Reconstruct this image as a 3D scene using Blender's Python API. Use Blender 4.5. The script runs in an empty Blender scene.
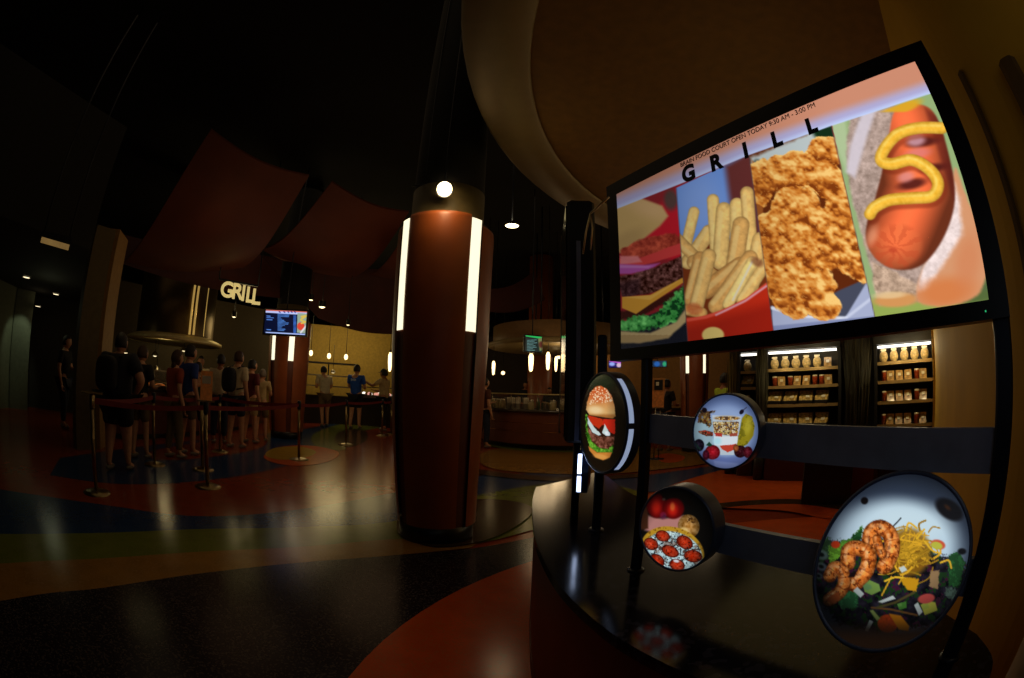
import bpy, math, random
import numpy as np
from mathutils import Vector, Matrix
random.seed(7); rng = np.random.RandomState(5)
PI = math.pi; rad = math.radians
sc = bpy.context.scene; COL = sc.collection
# ---------------------------------------------------------------- lens and survey helpers
F = 456.0; PITCH = rad(6.8); ROLL = rad(1.55); H = 1.30      # fisheye, eye height 1.3 m
fwd = np.array([0, math.cos(PITCH), math.sin(PITCH)])
_u = np.array([0, -math.sin(PITCH), math.cos(PITCH)]); _r = np.array([1., 0, 0])
UP = math.cos(ROLL)*_u - math.sin(ROLL)*_r; RT = math.cos(ROLL)*_r + math.sin(ROLL)*_u
def ray(px, py):
    x = px-512; y = 339-py; r = math.hypot(x, y); th = 2*math.asin(r/(2*F)); s = math.sin(th)/max(r, 1e-9)
    return x*s*RT + y*s*UP + math.cos(th)*fwd
def project(P):                                               # world points -> photograph coordinates of the survey
    d = np.asarray(P, float)-np.array([0, 0, H]); d = d/np.linalg.norm(d, axis=-1, keepdims=True)
    th = np.arccos(np.clip(d@fwd, -1, 1)); a = d@RT; b = d@UP; q = np.maximum(np.hypot(a, b), 1e-9); r = 2*F*np.sin(th/2)
    return 512+r*a/q, 339-r*b/q
def G(px, py, z=0.):                                          # where a sight line meets the height z
    d = ray(px, py); t = (z-H)/d[2]; return (d[0]*t, d[1]*t)
def A(px, py, D):                                             # point on a sight line at plan distance D
    d = ray(px, py); q = d*D/math.hypot(d[0], d[1]); return (q[0], q[1], q[2]+H)
def pol(az, D, z=0.): return (D*math.sin(rad(az)), D*math.cos(rad(az)), z)
def az_el(px, py): d = ray(px, py); return math.degrees(math.atan2(d[0], d[1])), math.degrees(math.asin(d[2]))
# ---------------------------------------------------------------- materials
def lin(c):
    return [(v/12.92 if v <= .04045 else ((v+.055)/1.055)**2.4) for v in c]
def rgb(r, g, b): return tuple(lin((r/255, g/255, b/255)))
MATS = {}
def mat(name, col, rough=.5, metal=0., emit=None, es=0., noise=.12, scale=12., coat=0., speckle=None, alpha=None, trans=0.):
    if name in MATS: return MATS[name]
    m = bpy.data.materials.new(name); m.use_nodes = True; nt = m.node_tree; b = nt.nodes['Principled BSDF']
    b.inputs['Roughness'].default_value = rough; b.inputs['Metallic'].default_value = metal
    tc = nt.nodes.new('ShaderNodeTexCoord'); n = nt.nodes.new('ShaderNodeTexNoise'); n.inputs['Scale'].default_value = scale
    n.inputs['Detail'].default_value = 4
    nt.links.new(tc.outputs['Object'], n.inputs['Vector'])
    r = nt.nodes.new('ShaderNodeValToRGB'); e = r.color_ramp.elements
    e[0].position = .3; e[1].position = .7
    e[0].color = (*[c*(1-noise) for c in col], 1); e[1].color = (*[min(1, c*(1+noise)) for c in col], 1)
    nt.links.new(n.outputs['Fac'], r.inputs['Fac']); out = r.outputs['Color']
    if speckle:
        v = nt.nodes.new('ShaderNodeTexVoronoi'); v.inputs['Scale'].default_value = speckle[0]
        nt.links.new(tc.outputs['Object'], v.inputs['Vector'])
        sep = nt.nodes.new('ShaderNodeSeparateColor'); nt.links.new(v.outputs['Color'], sep.inputs['Color'])
        rr = nt.nodes.new('ShaderNodeValToRGB'); rr.color_ramp.interpolation = 'CONSTANT'; k = rr.color_ramp.elements
        k[0].position = 0; k[0].color = (0, 0, 0, 1); k[1].position = .8; k[1].color = (1, 1, 1, 1)
        nt.links.new(sep.outputs[0], rr.inputs['Fac'])
        mx = nt.nodes.new('ShaderNodeMix'); mx.data_type = 'RGBA'; nt.links.new(rr.outputs['Color'], mx.inputs['Factor'])
        nt.links.new(out, mx.inputs['A']); mx.inputs['B'].default_value = (*speckle[1], 1); out = mx.outputs['Result']
    nt.links.new(out, b.inputs['Base Color'])
    if coat: b.inputs['Coat Weight'].default_value = coat; b.inputs['Coat Roughness'].default_value = .08
    if emit is not None:
        b.inputs['Emission Color'].default_value = (*emit, 1); b.inputs['Emission Strength'].default_value = es
    if trans: b.inputs['Transmission Weight'].default_value = trans
    if alpha is not None: b.inputs['Alpha'].default_value = alpha
    MATS[name] = m; return m
def picture_mat(name, strength=1., gloss=.25):
    m = bpy.data.materials.new(name); m.use_nodes = True; nt = m.node_tree; b = nt.nodes['Principled BSDF']
    a = nt.nodes.new('ShaderNodeAttribute'); a.attribute_name = 'Picture'
    b.inputs['Base Color'].default_value = (.01, .01, .012, 1); b.inputs['Roughness'].default_value = gloss
    nt.links.new(a.outputs['Color'], b.inputs['Emission Color']); b.inputs['Emission Strength'].default_value = strength
    return m
# ---------------------------------------------------------------- mesh builder
class MB:
    def __init__(s): s.v = []; s.f = []; s.m = []; s.sm = []
    def add(s, v, f, mi=0, smooth=False):
        o = len(s.v); s.v += [tuple(map(float, p)) for p in v]; s.f += [tuple(i+o for i in q) for q in f]
        s.m += [mi]*len(f); s.sm += [smooth]*len(f); return s
    def box(s, c, d, rz=0., mi=0, M=None, bev=0.):
        x, y, z = d[0]/2, d[1]/2, d[2]/2
        if bev:
            b = bev; P = [(-x+b, -y), (x-b, -y), (x, -y+b), (x, y-b), (x-b, y), (-x+b, y), (-x, y-b), (-x, -y+b)]
            v = []; 
            for (zz, k) in ((-z, 1-b/max(x, y)), (-z+b, 1), (z-b, 1), (z, 1-b/max(x, y))):
                v += [(px*(1 if k == 1 else (x-b)/x), py*(1 if k == 1 else (y-b)/y), zz) for px, py in P]
            f = [tuple(range(7, -1, -1)), tuple(range(24, 32))]
            for r in range(3):
                for i in range(8): j = (i+1) % 8; f.append((r*8+i, r*8+j, r*8+8+j, r*8+8+i))
        else:
            v = [(-x, -y, -z), (x, -y, -z), (x, y, -z), (-x, y, -z), (-x, -y, z), (x, -y, z), (x, y, z), (-x, y, z)]
            f = [(0, 3, 2, 1), (4, 5, 6, 7), (0, 1, 5, 4), (1, 2, 6, 5), (2, 3, 7, 6), (3, 0, 4, 7)]
        if M is None: M = Matrix.Rotation(rz, 3, 'Z')
        v = [M@Vector(p)+Vector(c) for p in v]; return s.add(v, f, mi)
    def bar(s, a, b, w, h, mi=0):                            # straight bar with rectangular section, h along z where it can
        a = Vector(a); b = Vector(b); d = (b-a); L = d.length; d.normalize()
        up = Vector((0, 0, 1)) if abs(d.z) < .95 else Vector((0, 1, 0)); sx = d.cross(up).normalized(); uz = sx.cross(d)
        M = Matrix((sx, d, uz)).transposed(); return s.box((a+b)/2, (w, L, h), M=M, mi=mi)
    def tube(s, pts, r, n=10, mi=0, cap=True):
        pts = [Vector(p) for p in pts]; R = r if isinstance(r, (list, tuple)) else [r]*len(pts)
        v = []; f = []; nrm = None
        for i, p in enumerate(pts):
            t = (pts[min(i+1, len(pts)-1)]-pts[max(i-1, 0)]).normalized()
            if nrm is None: nrm = t.cross(Vector((0, 0, 1)) if abs(t.z) < .9 else Vector((1, 0, 0))).normalized()
            nrm = (nrm-t*nrm.dot(t)).normalized(); b = t.cross(nrm)
            for k in range(n): a = 2*PI*k/n; v.append(p+(nrm*math.cos(a)+b*math.sin(a))*R[i])
        for i in range(len(pts)-1):
            for k in range(n): j = (k+1) % n; f.append((i*n+k, i*n+j, i*n+n+j, i*n+n+k))
        if cap: f.append(tuple(range(n-1, -1, -1))); f.append(tuple(range((len(pts)-1)*n, len(pts)*n)))
        return s.add(v, f, mi, True)
    def lathe(s, prof, c=(0, 0, 0), n=32, mi=0, M=None, a0=0., a1=2*PI, capend=True, smooth=True):
        full = abs(a1-a0-2*PI) < 1e-6; m = n if full else n+1; v = []; f = []
        for (r, z) in prof:
            for k in range(m):
                a = a0+(a1-a0)*k/n; v.append((r*math.cos(a), r*math.sin(a), z))
        for i in range(len(prof)-1):
            for k in range(n): j = (k+1) % m; f.append((i*m+k, i*m+j, i*m+m+j, i*m+m+k))
        if M is not None: v = [M@Vector(p) for p in v]
        v = [Vector(p)+Vector(c) for p in v]; return s.add(v, f, mi, smooth)
    def prism(s, poly, z0, z1, mi=0, mtop=None):
        n = len(poly); v = [(x, y, z0) for x, y in poly]+[(x, y, z1) for x, y in poly]
        s.add(v, [(i, (i+1) % n, n+(i+1) % n, n+i) for i in range(n)], mi)
        s.add([(x, y, z1) for x, y in poly], [tuple(range(n))], mi if mtop is None else mtop)
        s.add([(x, y, z0) for x, y in poly], [tuple(range(n-1, -1, -1))], mi); return s
    def ball(s, c, r, n=12, mi=0, M=None, pw=1.):
        rx, ry, rz = r if isinstance(r, (tuple, list)) else (r, r, r); v = []; f = []
        for i in range(n+1):
            t = PI*i/n
            for k in range(2*n):
                a = PI*k/n; p = Vector((rx*math.sin(t)*math.cos(a), ry*math.sin(t)*math.sin(a), rz*math.cos(t)))
                if pw != 1.: p = Vector([math.copysign(abs(q_/k_)**pw*k_, q_) for q_, k_ in zip(p, (rx, ry, rz))])
                if M is not None: p = M@p
                v.append(p+Vector(c))
        for i in range(n):
            for k in range(2*n): j = (k+1) % (2*n); f.append((i*2*n+k, (i+1)*2*n+k, (i+1)*2*n+j, i*2*n+j))
        return s.add(v, f, mi, True)
    def grid(s, fn, nu, nv, mi=0, smooth=True):
        v = [fn(i/nu, j/nv) for j in range(nv+1) for i in range(nu+1)]
        f = [(j*(nu+1)+i, j*(nu+1)+i+1, (j+1)*(nu+1)+i+1, (j+1)*(nu+1)+i) for j in range(nv) for i in range(nu)]
        return s.add(v, f, mi, smooth)
    def build(s, name, mats, parent=None, kind=None, label=None):
        o = Vector((0, 0, 0)); p = parent
        while p is not None: o = o+p.location; p = p.parent
        me = bpy.data.meshes.new(name); me.from_pydata([tuple(Vector(q)-o) for q in s.v], [], s.f)
        me.polygons.foreach_set('material_index', s.m); me.polygons.foreach_set('use_smooth', s.sm); me.update()
        for m in (mats if isinstance(mats, (list, tuple)) else [mats]): me.materials.append(m)
        ob = bpy.data.objects.new(name, me); COL.objects.link(ob); ob.parent = parent
        if kind: ob['kind'] = kind
        if label: ob['label'] = label
        return ob
def tag(o, label, cat, group=None):
    o['label'] = label; o['category'] = cat
    if group: o['group'] = group
    return o
def thing(name, label, cat, loc=(0, 0, 0), group=None):
    o = bpy.data.objects.new(name, None); o.empty_display_size = .1; COL.objects.link(o); o.location = loc
    return tag(o, label, cat, group)
def dup(root, loc, rz=0., label=None, group=None, scale=None):
    def cp(o, par):
        c = o.copy(); COL.objects.link(c); c.parent = par
        for ch in list(o.children): cp(ch, c)
        return c
    r = cp(root, None); r.location = loc; r.rotation_euler = (0, 0, rz)
    if scale: r.scale = scale
    if label: r['label'] = label
    if group: r['group'] = group
    return r
def light(kind, loc, energy, col, size=.1, rot=None, spot=None, blend=.5):
    d = bpy.data.lights.new('scene_light', kind); d.energy = energy; d.color = col
    if kind == 'AREA': d.shape = 'DISK'; d.size = size
    elif kind in ('POINT', 'SPOT'): d.shadow_soft_size = size
    if spot: d.spot_size = spot; d.spot_blend = blend
    o = bpy.data.objects.new('scene_light', d); COL.objects.link(o); o.location = loc
    if rot: o.rotation_euler = rot
    return o
def aim(o, tgt):
    d = Vector(tgt)-o.location; o.rotation_euler = d.to_track_quat('-Z', 'Y').to_euler(); return o
# common materials
BLK = mat('black_plastic', rgb(14, 15, 19), .35); BLKM = mat('black_metal', rgb(24, 28, 42), .36, .3)
SATIN = mat('satin_black_metal', rgb(150, 162, 196), .45, .1); STEEL = mat('brushed_steel', rgb(150, 140, 120), .28, 1., noise=.2)
WOOD = mat('cherry_veneer', rgb(146, 74, 30), .42, noise=.18, scale=3.); WOODD = mat('dark_cherry', rgb(92, 36, 18), .45, noise=.2, scale=5.)
WARM = mat('warm_lamp', (1, .8, .5), emit=(1., .74, .40), es=14.); WHITEL = mat('white_light_strip', (1, .95, .85), emit=(1., .90, .62), es=1.25)
CREAM = mat('cream_paint', rgb(190, 160, 95), .7); CHROME = mat('polished_chrome', rgb(200, 195, 185), .15, 1.)
# ---------------------------------------------------------------- painter for the food pictures
def vnoise(X, Y, s, seed=0):
    x = X/s+seed*17.3; y = Y/s+seed*9.1; xi = np.floor(x).astype(int); yi = np.floor(y).astype(int); fx = x-xi; fy = y-yi
    fx = fx*fx*(3-2*fx); fy = fy*fy*(3-2*fy)
    def h(a, b):
        n = (a*374761393+b*668265263+seed*1274126177) & 0xffffffff; n = ((n ^ (n >> 13))*1274126177) & 0xffffffff
        return ((n ^ (n >> 16)) & 0xffff)/65535.
    return (h(xi, yi)*(1-fx)+h(xi+1, yi)*fx)*(1-fy)+(h(xi, yi+1)*(1-fx)+h(xi+1, yi+1)*fx)*fy
def fbm(X, Y, s, seed=0, o=4):
    t = 0; a = .5; n = 0
    for k in range(o): t = t+a*vnoise(X, Y, s, seed+k); n += a; a *= .55; s *= .5
    return t/n
def sstep(x): x = np.clip(x, 0, 1); return x*x*(3-2*x)
class Paint:
    def __init__(s, X, Y): s.X = X; s.Y = Y; s.C = np.zeros(X.shape+(3,))
    def put(s, m, c, a=1.):
        c = np.asarray(c, float)
        if c.ndim == 1: c = c/255.
        m = (m*a)[..., None]; s.C = s.C*(1-m)+c*m
    def mul(s, m, k):
        k = np.asarray(k, float); s.C = s.C*(1-m[..., None])+s.C*k*m[..., None]
    def seg(s, pts, closed=False):
        P = np.array(pts, float); D = np.full(s.X.shape, 1e9); n = len(P)
        for i in range(n if closed else n-1):
            a = P[i]; b = P[(i+1) % n]; d = b-a; L = max(d@d, 1e-9)
            t = np.clip(((s.X-a[0])*d[0]+(s.Y-a[1])*d[1])/L, 0, 1); D = np.minimum(D, np.hypot(s.X-a[0]-t*d[0], s.Y-a[1]-t*d[1]))
        return D
    def poly(s, pts, soft=.8, wob=0., seed=3):
        P = np.array(pts, float); n = len(P); ins = np.zeros(s.X.shape, bool); X = s.X; Y = s.Y
        if wob: X = X+(fbm(s.X, s.Y, 6, seed)-.5)*wob; Y = Y+(fbm(s.X, s.Y, 6, seed+9)-.5)*wob
        q = Paint.__new__(Paint); q.X = X; q.Y = Y
        for i in range(n):
            a = P[i]; b = P[(i+1) % n]
            c = ((a[1] > Y) != (b[1] > Y)) & (X < (b[0]-a[0])*(Y-a[1])/((b[1]-a[1]) if abs(b[1]-a[1]) > 1e-9 else 1e-9)+a[0]); ins ^= c
        D = q.seg(pts, True)*np.where(ins, 1, -1); return sstep(D/(2*soft)+.5)
    def ell(s, cx, cy, rx, ry, rot=0., soft=.8):
        c, n = math.cos(rad(rot)), math.sin(rad(rot)); x = (s.X-cx)*c+(s.Y-cy)*n; y = -(s.X-cx)*n+(s.Y-cy)*c
        q = np.sqrt((x/rx)**2+(y/ry)**2); return sstep((1-q)*min(rx, ry)/(2*soft)+.5), q, x, y
    def line(s, pts, w, soft=.8): d = s.seg(pts); return sstep((w/2-d)/(2*soft)+.5), d
def lit(h, k=1.):
    gy, gx = np.gradient(h); return np.clip(.5+k*(-gx*.5-gy*.9), 0, 1.4)
def sprinkle(p, m, n, box, cols, r=(1, 2.4), seed=1, asp=.6):
    q = np.random.RandomState(seed)
    for _ in range(n):
        x = q.uniform(box[0], box[2]); y = q.uniform(box[1], box[3]); c = cols[q.randint(len(cols))]
        rr = q.uniform(*r); e = p.ell(x, y, rr, rr*asp, q.uniform(0, 180), .5)[0]; p.put(e*m, c)
def picture_mesh(name, pts, ok, paint_fn, material, parent):
    """pts: (nv,nu,3) world points of a flat panel; its picture is stored as a colour attribute"""
    nv, nu = pts.shape[:2]; X, Y = project(pts); p = Paint(X, Y); paint_fn(p)
    C = np.clip(p.C, 0, 1); L = np.where(C <= .04045, C/12.92, ((C+.055)/1.055)**2.4)
    idx = -np.ones((nv, nu), int); idx[ok] = np.arange(ok.sum())
    a = idx[:-1, :-1]; b = idx[:-1, 1:]; c = idx[1:, 1:]; d = idx[1:, :-1]; g = (a >= 0) & (b >= 0) & (c >= 0) & (d >= 0)
    fs = np.stack([d[g], c[g], b[g], a[g]], 1)
    o = np.zeros(3); q = parent
    while q is not None: o = o+np.array(q.location); q = q.parent
    me = bpy.data.meshes.new(name); me.from_pydata((pts[ok]-o).tolist(), [], fs.tolist()); me.update()
    at = me.color_attributes.new('Picture', 'FLOAT_COLOR', 'POINT')
    at.data.foreach_set('color', np.concatenate([L[ok], np.ones((ok.sum(), 1))], 1).astype(np.float32).ravel())
    me.materials.append(material); ob = bpy.data.objects.new(name, me); COL.objects.link(ob); ob.parent = parent; return ob
def text_mesh(name, body, size, M, material, parent, thick=0., ext=.001, align='LEFT', spacing=1., sx=1.):
    cu = bpy.data.curves.new('t', 'FONT'); cu.body = body; cu.size = size; cu.offset = thick; cu.extrude = ext; cu.align_x = align; cu.space_character = spacing
    t = bpy.data.objects.new('t', cu); COL.objects.link(t); bpy.context.view_layer.update()
    me = bpy.data.meshes.new_from_object(t); bpy.data.objects.remove(t)
    o = Vector((0, 0, 0)); p = parent
    while p is not None: o = o+p.location; p = p.parent
    for v in me.vertices: q = v.co.copy(); q.x *= sx; v.co = (M@q)-o
    me.materials.clear(); me.materials.append(material); me.name = name
    ob = bpy.data.objects.new(name, me); COL.objects.link(ob); ob.parent = parent; return ob
def frame4(u, v, n, o):                                       # matrix from plane axes: text x along u, y along v
    u = Vector(u); v = Vector(v); n = Vector(n); M = Matrix((u, v, n)).transposed().to_4x4(); M.translation = Vector(o); return M
# ================================================================= THE SETTING
def spl(pts, n=8, closed=False):                              # smooth curve through plan points
    P = [Vector((*p, 0)) for p in pts]; out = []; m = len(P)
    for i in range(m if closed else m-1):
        p0 = P[(i-1) % m] if closed or i > 0 else P[0]; p1 = P[i]; p2 = P[(i+1) % m]; p3 = P[(i+2) % m] if closed or i+2 < m else P[-1]
        for k in range(n):
            t = k/n; q = .5*((2*p1)+(-p0+p2)*t+(2*p0-5*p1+4*p2-p3)*t*t+(-p0+3*p1-3*p2+p3)*t**3); out.append((q.x, q.y))
    if not closed: out.append((P[-1].x, P[-1].y))
    return out
def terrazzo(name, c, s=(90, (.10, .09, .07)), rough=.2):
    m = mat(name, tuple(min(1, x*1.5) for x in c), rough, noise=.12, scale=6, speckle=s); m.node_tree.nodes['Principled BSDF'].inputs['Specular IOR Level'].default_value = .22; return m
T = [terrazzo('terrazzo_black', rgb(26, 20, 26), (110, rgb(70, 62, 60))), terrazzo('terrazzo_tan', rgb(120, 84, 30), (90, rgb(150, 110, 55))),
     terrazzo('terrazzo_green', rgb(84, 92, 28), (90, rgb(110, 112, 50))), terrazzo('terrazzo_blue', rgb(24, 46, 84), (90, rgb(50, 70, 100))),
     terrazzo('terrazzo_red', rgb(118, 42, 18), (90, rgb(140, 66, 32))), terrazzo('terrazzo_orange', rgb(168, 66, 20), (90, rgb(190, 90, 40))),
     terrazzo('terrazzo_brown', rgb(52, 34, 16), (90, rgb(70, 50, 28))), terrazzo('terrazzo_yellow', rgb(150, 118, 30), (90, rgb(170, 140, 60)))]
fl = MB(); fl.add([(-26, -8, 0), (16, -8, 0), (16, 36, 0), (-26, 36, 0)], [(0, 1, 2, 3)], 4)
zl = [0.]
def inlay(pts, mi, closed=True, n=6):
    zl[0] += .0012; P = spl([G(*p) if isinstance(p, tuple) else p for p in pts], n, True) if closed else pts
    if closed == 'raw': P = pts
    fl.add([(x, y, zl[0]) for x, y in P], [tuple(range(len(P)))], mi)
def band(top, bot, mi):                                       # band between two curves given in survey coordinates
    a = spl([p if isinstance(p, list) else G(*p) for p in top]); b = spl([p if isinstance(p, list) else G(*p) for p in bot])
    zl[0] += .0012; m = min(len(a), len(b)); 
    def rs(q): return [q[round(i*(len(q)-1)/39)] for i in range(40)]
    a = rs(a); b = rs(b); v = [(x, y, zl[0]) for x, y in a+b]
    fl.add(v, [(40+i, 41+i, 1+i, i) for i in range(39)], mi)
# far left blue ring, its red filling
band([(60, 458), (130, 448), (200, 440), (262, 434), (310, 428), (345, 420)], [(50, 475), (120, 484), (200, 481), (270, 470), (310, 455), (350, 428)], 3)
inlay([(150, 452), (190, 444), (240, 436), (266, 436), (262, 447), (220, 456), (160, 460)], 4)
inlay([(318, 447), (312, 436), (330, 427), (358, 421), (392, 418), (396, 424), (360, 432), (345, 442), (345, 450)], 2)
inlay([(335, 443), (338, 433), (352, 429), (366, 432), (366, 441), (350, 447)], 6)
inlay([(264, 456), (282, 447), (312, 446), (338, 452), (330, 461), (300, 466), (274, 463)], 5)
inlay([(265, 455), (276, 448), (300, 447), (316, 452), (305, 458), (280, 460)], 7)
# blue, green and tan bands sweeping across
band([[-6.2, -.3], (0, 490), (100, 505), (200, 517), (300, 510), (400, 492), (480, 476), (560, 474), (620, 478), (700, 468), (745, 462)],
     [[-4.3, -.9], (0, 536), (100, 534), (200, 530), (300, 528), (400, 521), (480, 497), (560, 488), (620, 492), (700, 492), (775, 495)], 3)
band([[-4.3, -.9], (0, 535), (100, 534), (200, 530), (300, 528), (400, 521), (460, 500), (520, 488), (570, 482), (610, 485), (640, 492)],
     [[-3.6, -1.2], (0, 567), (100, 560), (200, 553), (300, 548), (400, 541), (470, 545), (535, 530), (560, 522), (600, 512), (640, 500)], 2)
band([[-3.6, -1.2], (0, 565), (100, 560), (200, 553), (300, 548), (400, 540), (480, 543)],
     [[-2.8, -1.6], (0, 603), (100, 590), (200, 575), (300, 565), (400, 556), (470, 549)], 1)
near = [[-2.8, -1.6], (0, 603), (100, 590), (200, 575), (300, 564), (400, 556), (470, 550), (545, 536)]
P = spl([p if isinstance(p, list) else G(*p) for p in near]); zl[0] += .0012
P2 = P+[(2.6, 3.2), (2.6, -4), (-3.2, -5)]; fl.add([(x, y, zl[0]) for x, y in P2], [tuple(range(len(P2)-1, -1, -1))], 0)
cxo, cyo, ro = 1.95, 1.35, 2.62                              # big orange disc under the display counter
zl[0] += .0012; fl.add([(cxo+ro*math.cos(a*PI/40), cyo+ro*math.sin(a*PI/40), zl[0]) for a in range(80)], [tuple(range(80))], 5)
inlay([(480, 462), (486, 452), (520, 447), (570, 447), (640, 448), (700, 452), (712, 462), (660, 470), (600, 475), (540, 474), (496, 470)], 1)
inlay([(655, 457), (668, 454), (684, 457), (680, 462), (664, 463)], 5)
band([(478, 470), (520, 475), (570, 478), (640, 474)], [(478, 475), (520, 480), (570, 482), (640, 478)], 6)
band([(484, 442), (520, 446), (570, 448), (640, 449)], [(484, 446), (520, 451), (570, 453), (640, 454)], 2)
band([(640, 500), (700, 505), (750, 500), (800, 494), (870, 500)], [(640, 506), (700, 511), (750, 506), (800, 500), (870, 506)], 6)
inlay([(640, 503), (690, 480), (745, 468), (800, 480), (860, 496), (840, 520), (780, 512), (700, 508)], 5)
band([(660, 512), (700, 507), (750, 502), (800, 501), (850, 508)], [(660, 516), (700, 512), (750, 507), (800, 506), (850, 513)], 6)
zl[0] += .0012; c0 = G(466, 528)
inlay([(397, 532), (408, 541), (440, 549), (490, 541), (525, 522), (532, 510), (514, 503), (480, 501), (430, 504), (402, 515)], 6)
fl.build('floor', T, kind='structure')
DARKC = mat('dark_ceiling', rgb(12, 10, 10), .9)
MB().add([(-26, -8, 6.2), (-26, 36, 6.2), (16, 36, 6.2), (16, -8, 6.2)], [(0, 1, 2, 3)]).build('ceiling', DARKC, kind='structure')
DW = mat('dark_wall', rgb(46, 34, 26), .8)
def wall(name, a, b, z0, z1, m, th=.12):
    a = Vector((*a, 0)); b = Vector((*b, 0)); c = (a+b)/2; d = b-a
    return MB().box((c.x, c.y, (z0+z1)/2), (d.length, th, z1-z0), math.atan2(d.y, d.x)).build(name, m, kind='structure')
wall('wall_back', (-26, 30), (16, 30), 0, 6.2, DW); wall('wall_far_right', (14, 36), (14, -8), 0, 6.2, DW)
wall('wall_front', (-26, -7), (16, -7), 0, 6.2, DW); wall('wall_far_left', (-22, -8), (-22, 36), 0, 6.2, DW)
# round dropped soffit over the display corner
SX, SY = 3.67, 2.2
s = MB(); s.lathe([(3.6, 3.40), (3.62, 3.37), (4.0, 3.37), (4.03, 3.40), (4.03, 6.18)], (SX, SY, 0), 96)
s.build('trim_1', mat('soffit_rim', rgb(130, 110, 66), .5, .3, noise=.05), kind='structure')
SOF = mat('soffit_paint', rgb(130, 92, 26), .8)
s = MB(); v = [(SX, SY, 3.43)]+[(SX+3.66*math.cos(a*PI/48), SY+3.66*math.sin(a*PI/48), 3.43) for a in range(96)]
s.add(v, [(0, 1+(i+1) % 96, 1+i) for i in range(96)]); s.build('ceiling_soffit', SOF, kind='structure')
# yellow wall wrapping the right side
YW = mat('ochre_wall', rgb(190, 146, 26), .75, noise=.1, scale=2.)
wp = [pol(42.5, 7.5)[:2], pol(49, 7.6)[:2], pol(55.3, 7.35)[:2], pol(55.4, 6.2)[:2]]
wp2 = spl([pol(55.4, 6.2)[:2], pol(57, 4.4)[:2], pol(60, 3.0)[:2], pol(65, 2.15)[:2], pol(72, 1.82)[:2], pol(82, 1.72)[:2], pol(95, 1.75)[:2], pol(115, 2.0)[:2], pol(135, 2.6)[:2]], 6)
w = MB()
for a, b in zip(wp2[:-1], wp2[1:]): w.add([(a[0], a[1], 0), (b[0], b[1], 0), (b[0], b[1], 3.43), (a[0], a[1], 3.43)], [(0, 1, 2, 3)], smooth=True)
w.build('wall_right', YW, kind='structure')
a = pol(55.4, 6.2); b = pol(55.3, 7.9); wall('wall_cooler_side', a[:2], b[:2], 0, 3.43, YW, .06)
a = pol(27.9, 8.2); b = pol(42, 7.9); c = pol(55.5, 7.9)
wall('wall_cooler_back', a[:2], b[:2], 0, 3.43, mat('cooler_wall', rgb(40, 24, 14), .8)); wall('wall_cooler_corner', b[:2], c[:2], 0, 3.43, MATS['cooler_wall'])
# dark vertical reveals in the yellow wall above the screen's right end
REV = mat('wall_recess', rgb(92, 66, 18), .8)
for i, (aa, hh, ww, dd, ht) in enumerate([(70.3, 1.45, .04, 1.86, 2.5), (78.8, 2.0, .10, 1.70, 2.36)]):
    x, y, _ = pol(aa, dd); MB().box((x, y, (ht+hh)/2), (ww, .05, ht-hh), rad(-aa), bev=.02).build('trim_%d' % (i+2), REV, kind='structure')
# pale rounded wall end low at the right edge
s = MB(); x, y, _ = pol(86, 1.42); s.lathe([(.24, 0), (.24, .02), (.24, 1.04), (.23, 1.05), (.0, 1.05)], (x, y, 0), 48)
s.build('trim_4', mat('pale_beige_paint', rgb(160, 145, 120), .35), kind='structure')
# ================================================================= COUNTER THAT CARRIES THE DISPLAYS
U = Vector((math.sin(rad(152.7)), math.cos(rad(152.7)), 0)); N = Vector((-math.cos(rad(152.7))*-1, 0, 0)); N = Vector((U.y, -U.x, 0))
if N.dot(Vector((-1, -1, 0))) < 0: N = -N
SC = 1.25; TC = Vector((.497*SC, .756*SC, H+.345*SC)); TW = SC; TH = .51*SC; Z = Vector((0, 0, 1))
def on_plane(px, py, C=TC, n=N, off=0.):
    d = Vector(ray(px, py)); C = C+n*off; t = n.dot(C-Vector((0, 0, H)))/n.dot(d); return d*t+Vector((0, 0, H))
ZC = on_plane(636, 575).z
def GC(px, py): return G(px, py, ZC)
front = [(536, 487), (532.5, 500), (533, 520), (536, 541), (548, 568), (567, 594), (610, 632), (668, 665)]
back = [(819, 541), (722, 522), (634, 495), (601, 473), (575, 478)]
fp = [GC(*p) for p in front]; bp = [GC(*p) for p in back]
top = spl(fp, 8)+spl([fp[-1], (.66, .30), (.82, .25), (.98, .30), (1.06, .42)], 5)[1:]+[(1.12, .7), (1.22, 1.0)]+spl(bp, 4)
GLOSS = mat('black_lacquer', rgb(12, 12, 19), .14, coat=.0, speckle=(60, rgb(40, 40, 52))); GLOSS.node_tree.nodes['Principled BSDF'].inputs['Specular IOR Level'].default_value = .28
ct = thing('display_counter', 'curved low counter with glossy black top carrying the big menu screen and round signs', 'counter', (1.0, 1.2, 0))
c = MB(); n = len(top); c.prism(top, ZC-.035, ZC); c.build('counter_top', GLOSS, ct)
cx0 = sum(p[0] for p in top)/n; cy0 = sum(p[1] for p in top)/n
ins = [(x+(cx0-x)*.035, y+(cy0-y)*.035) for x, y in top]; MB().prism(ins, .0, ZC-.035).build('counter_body', WOODD, ct)
ins = [(x+(cx0-x)*.03, y+(cy0-y)*.03) for x, y in top]; MB().prism(ins, 0, .1).build('toe_kick', BLK, ct)
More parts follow.
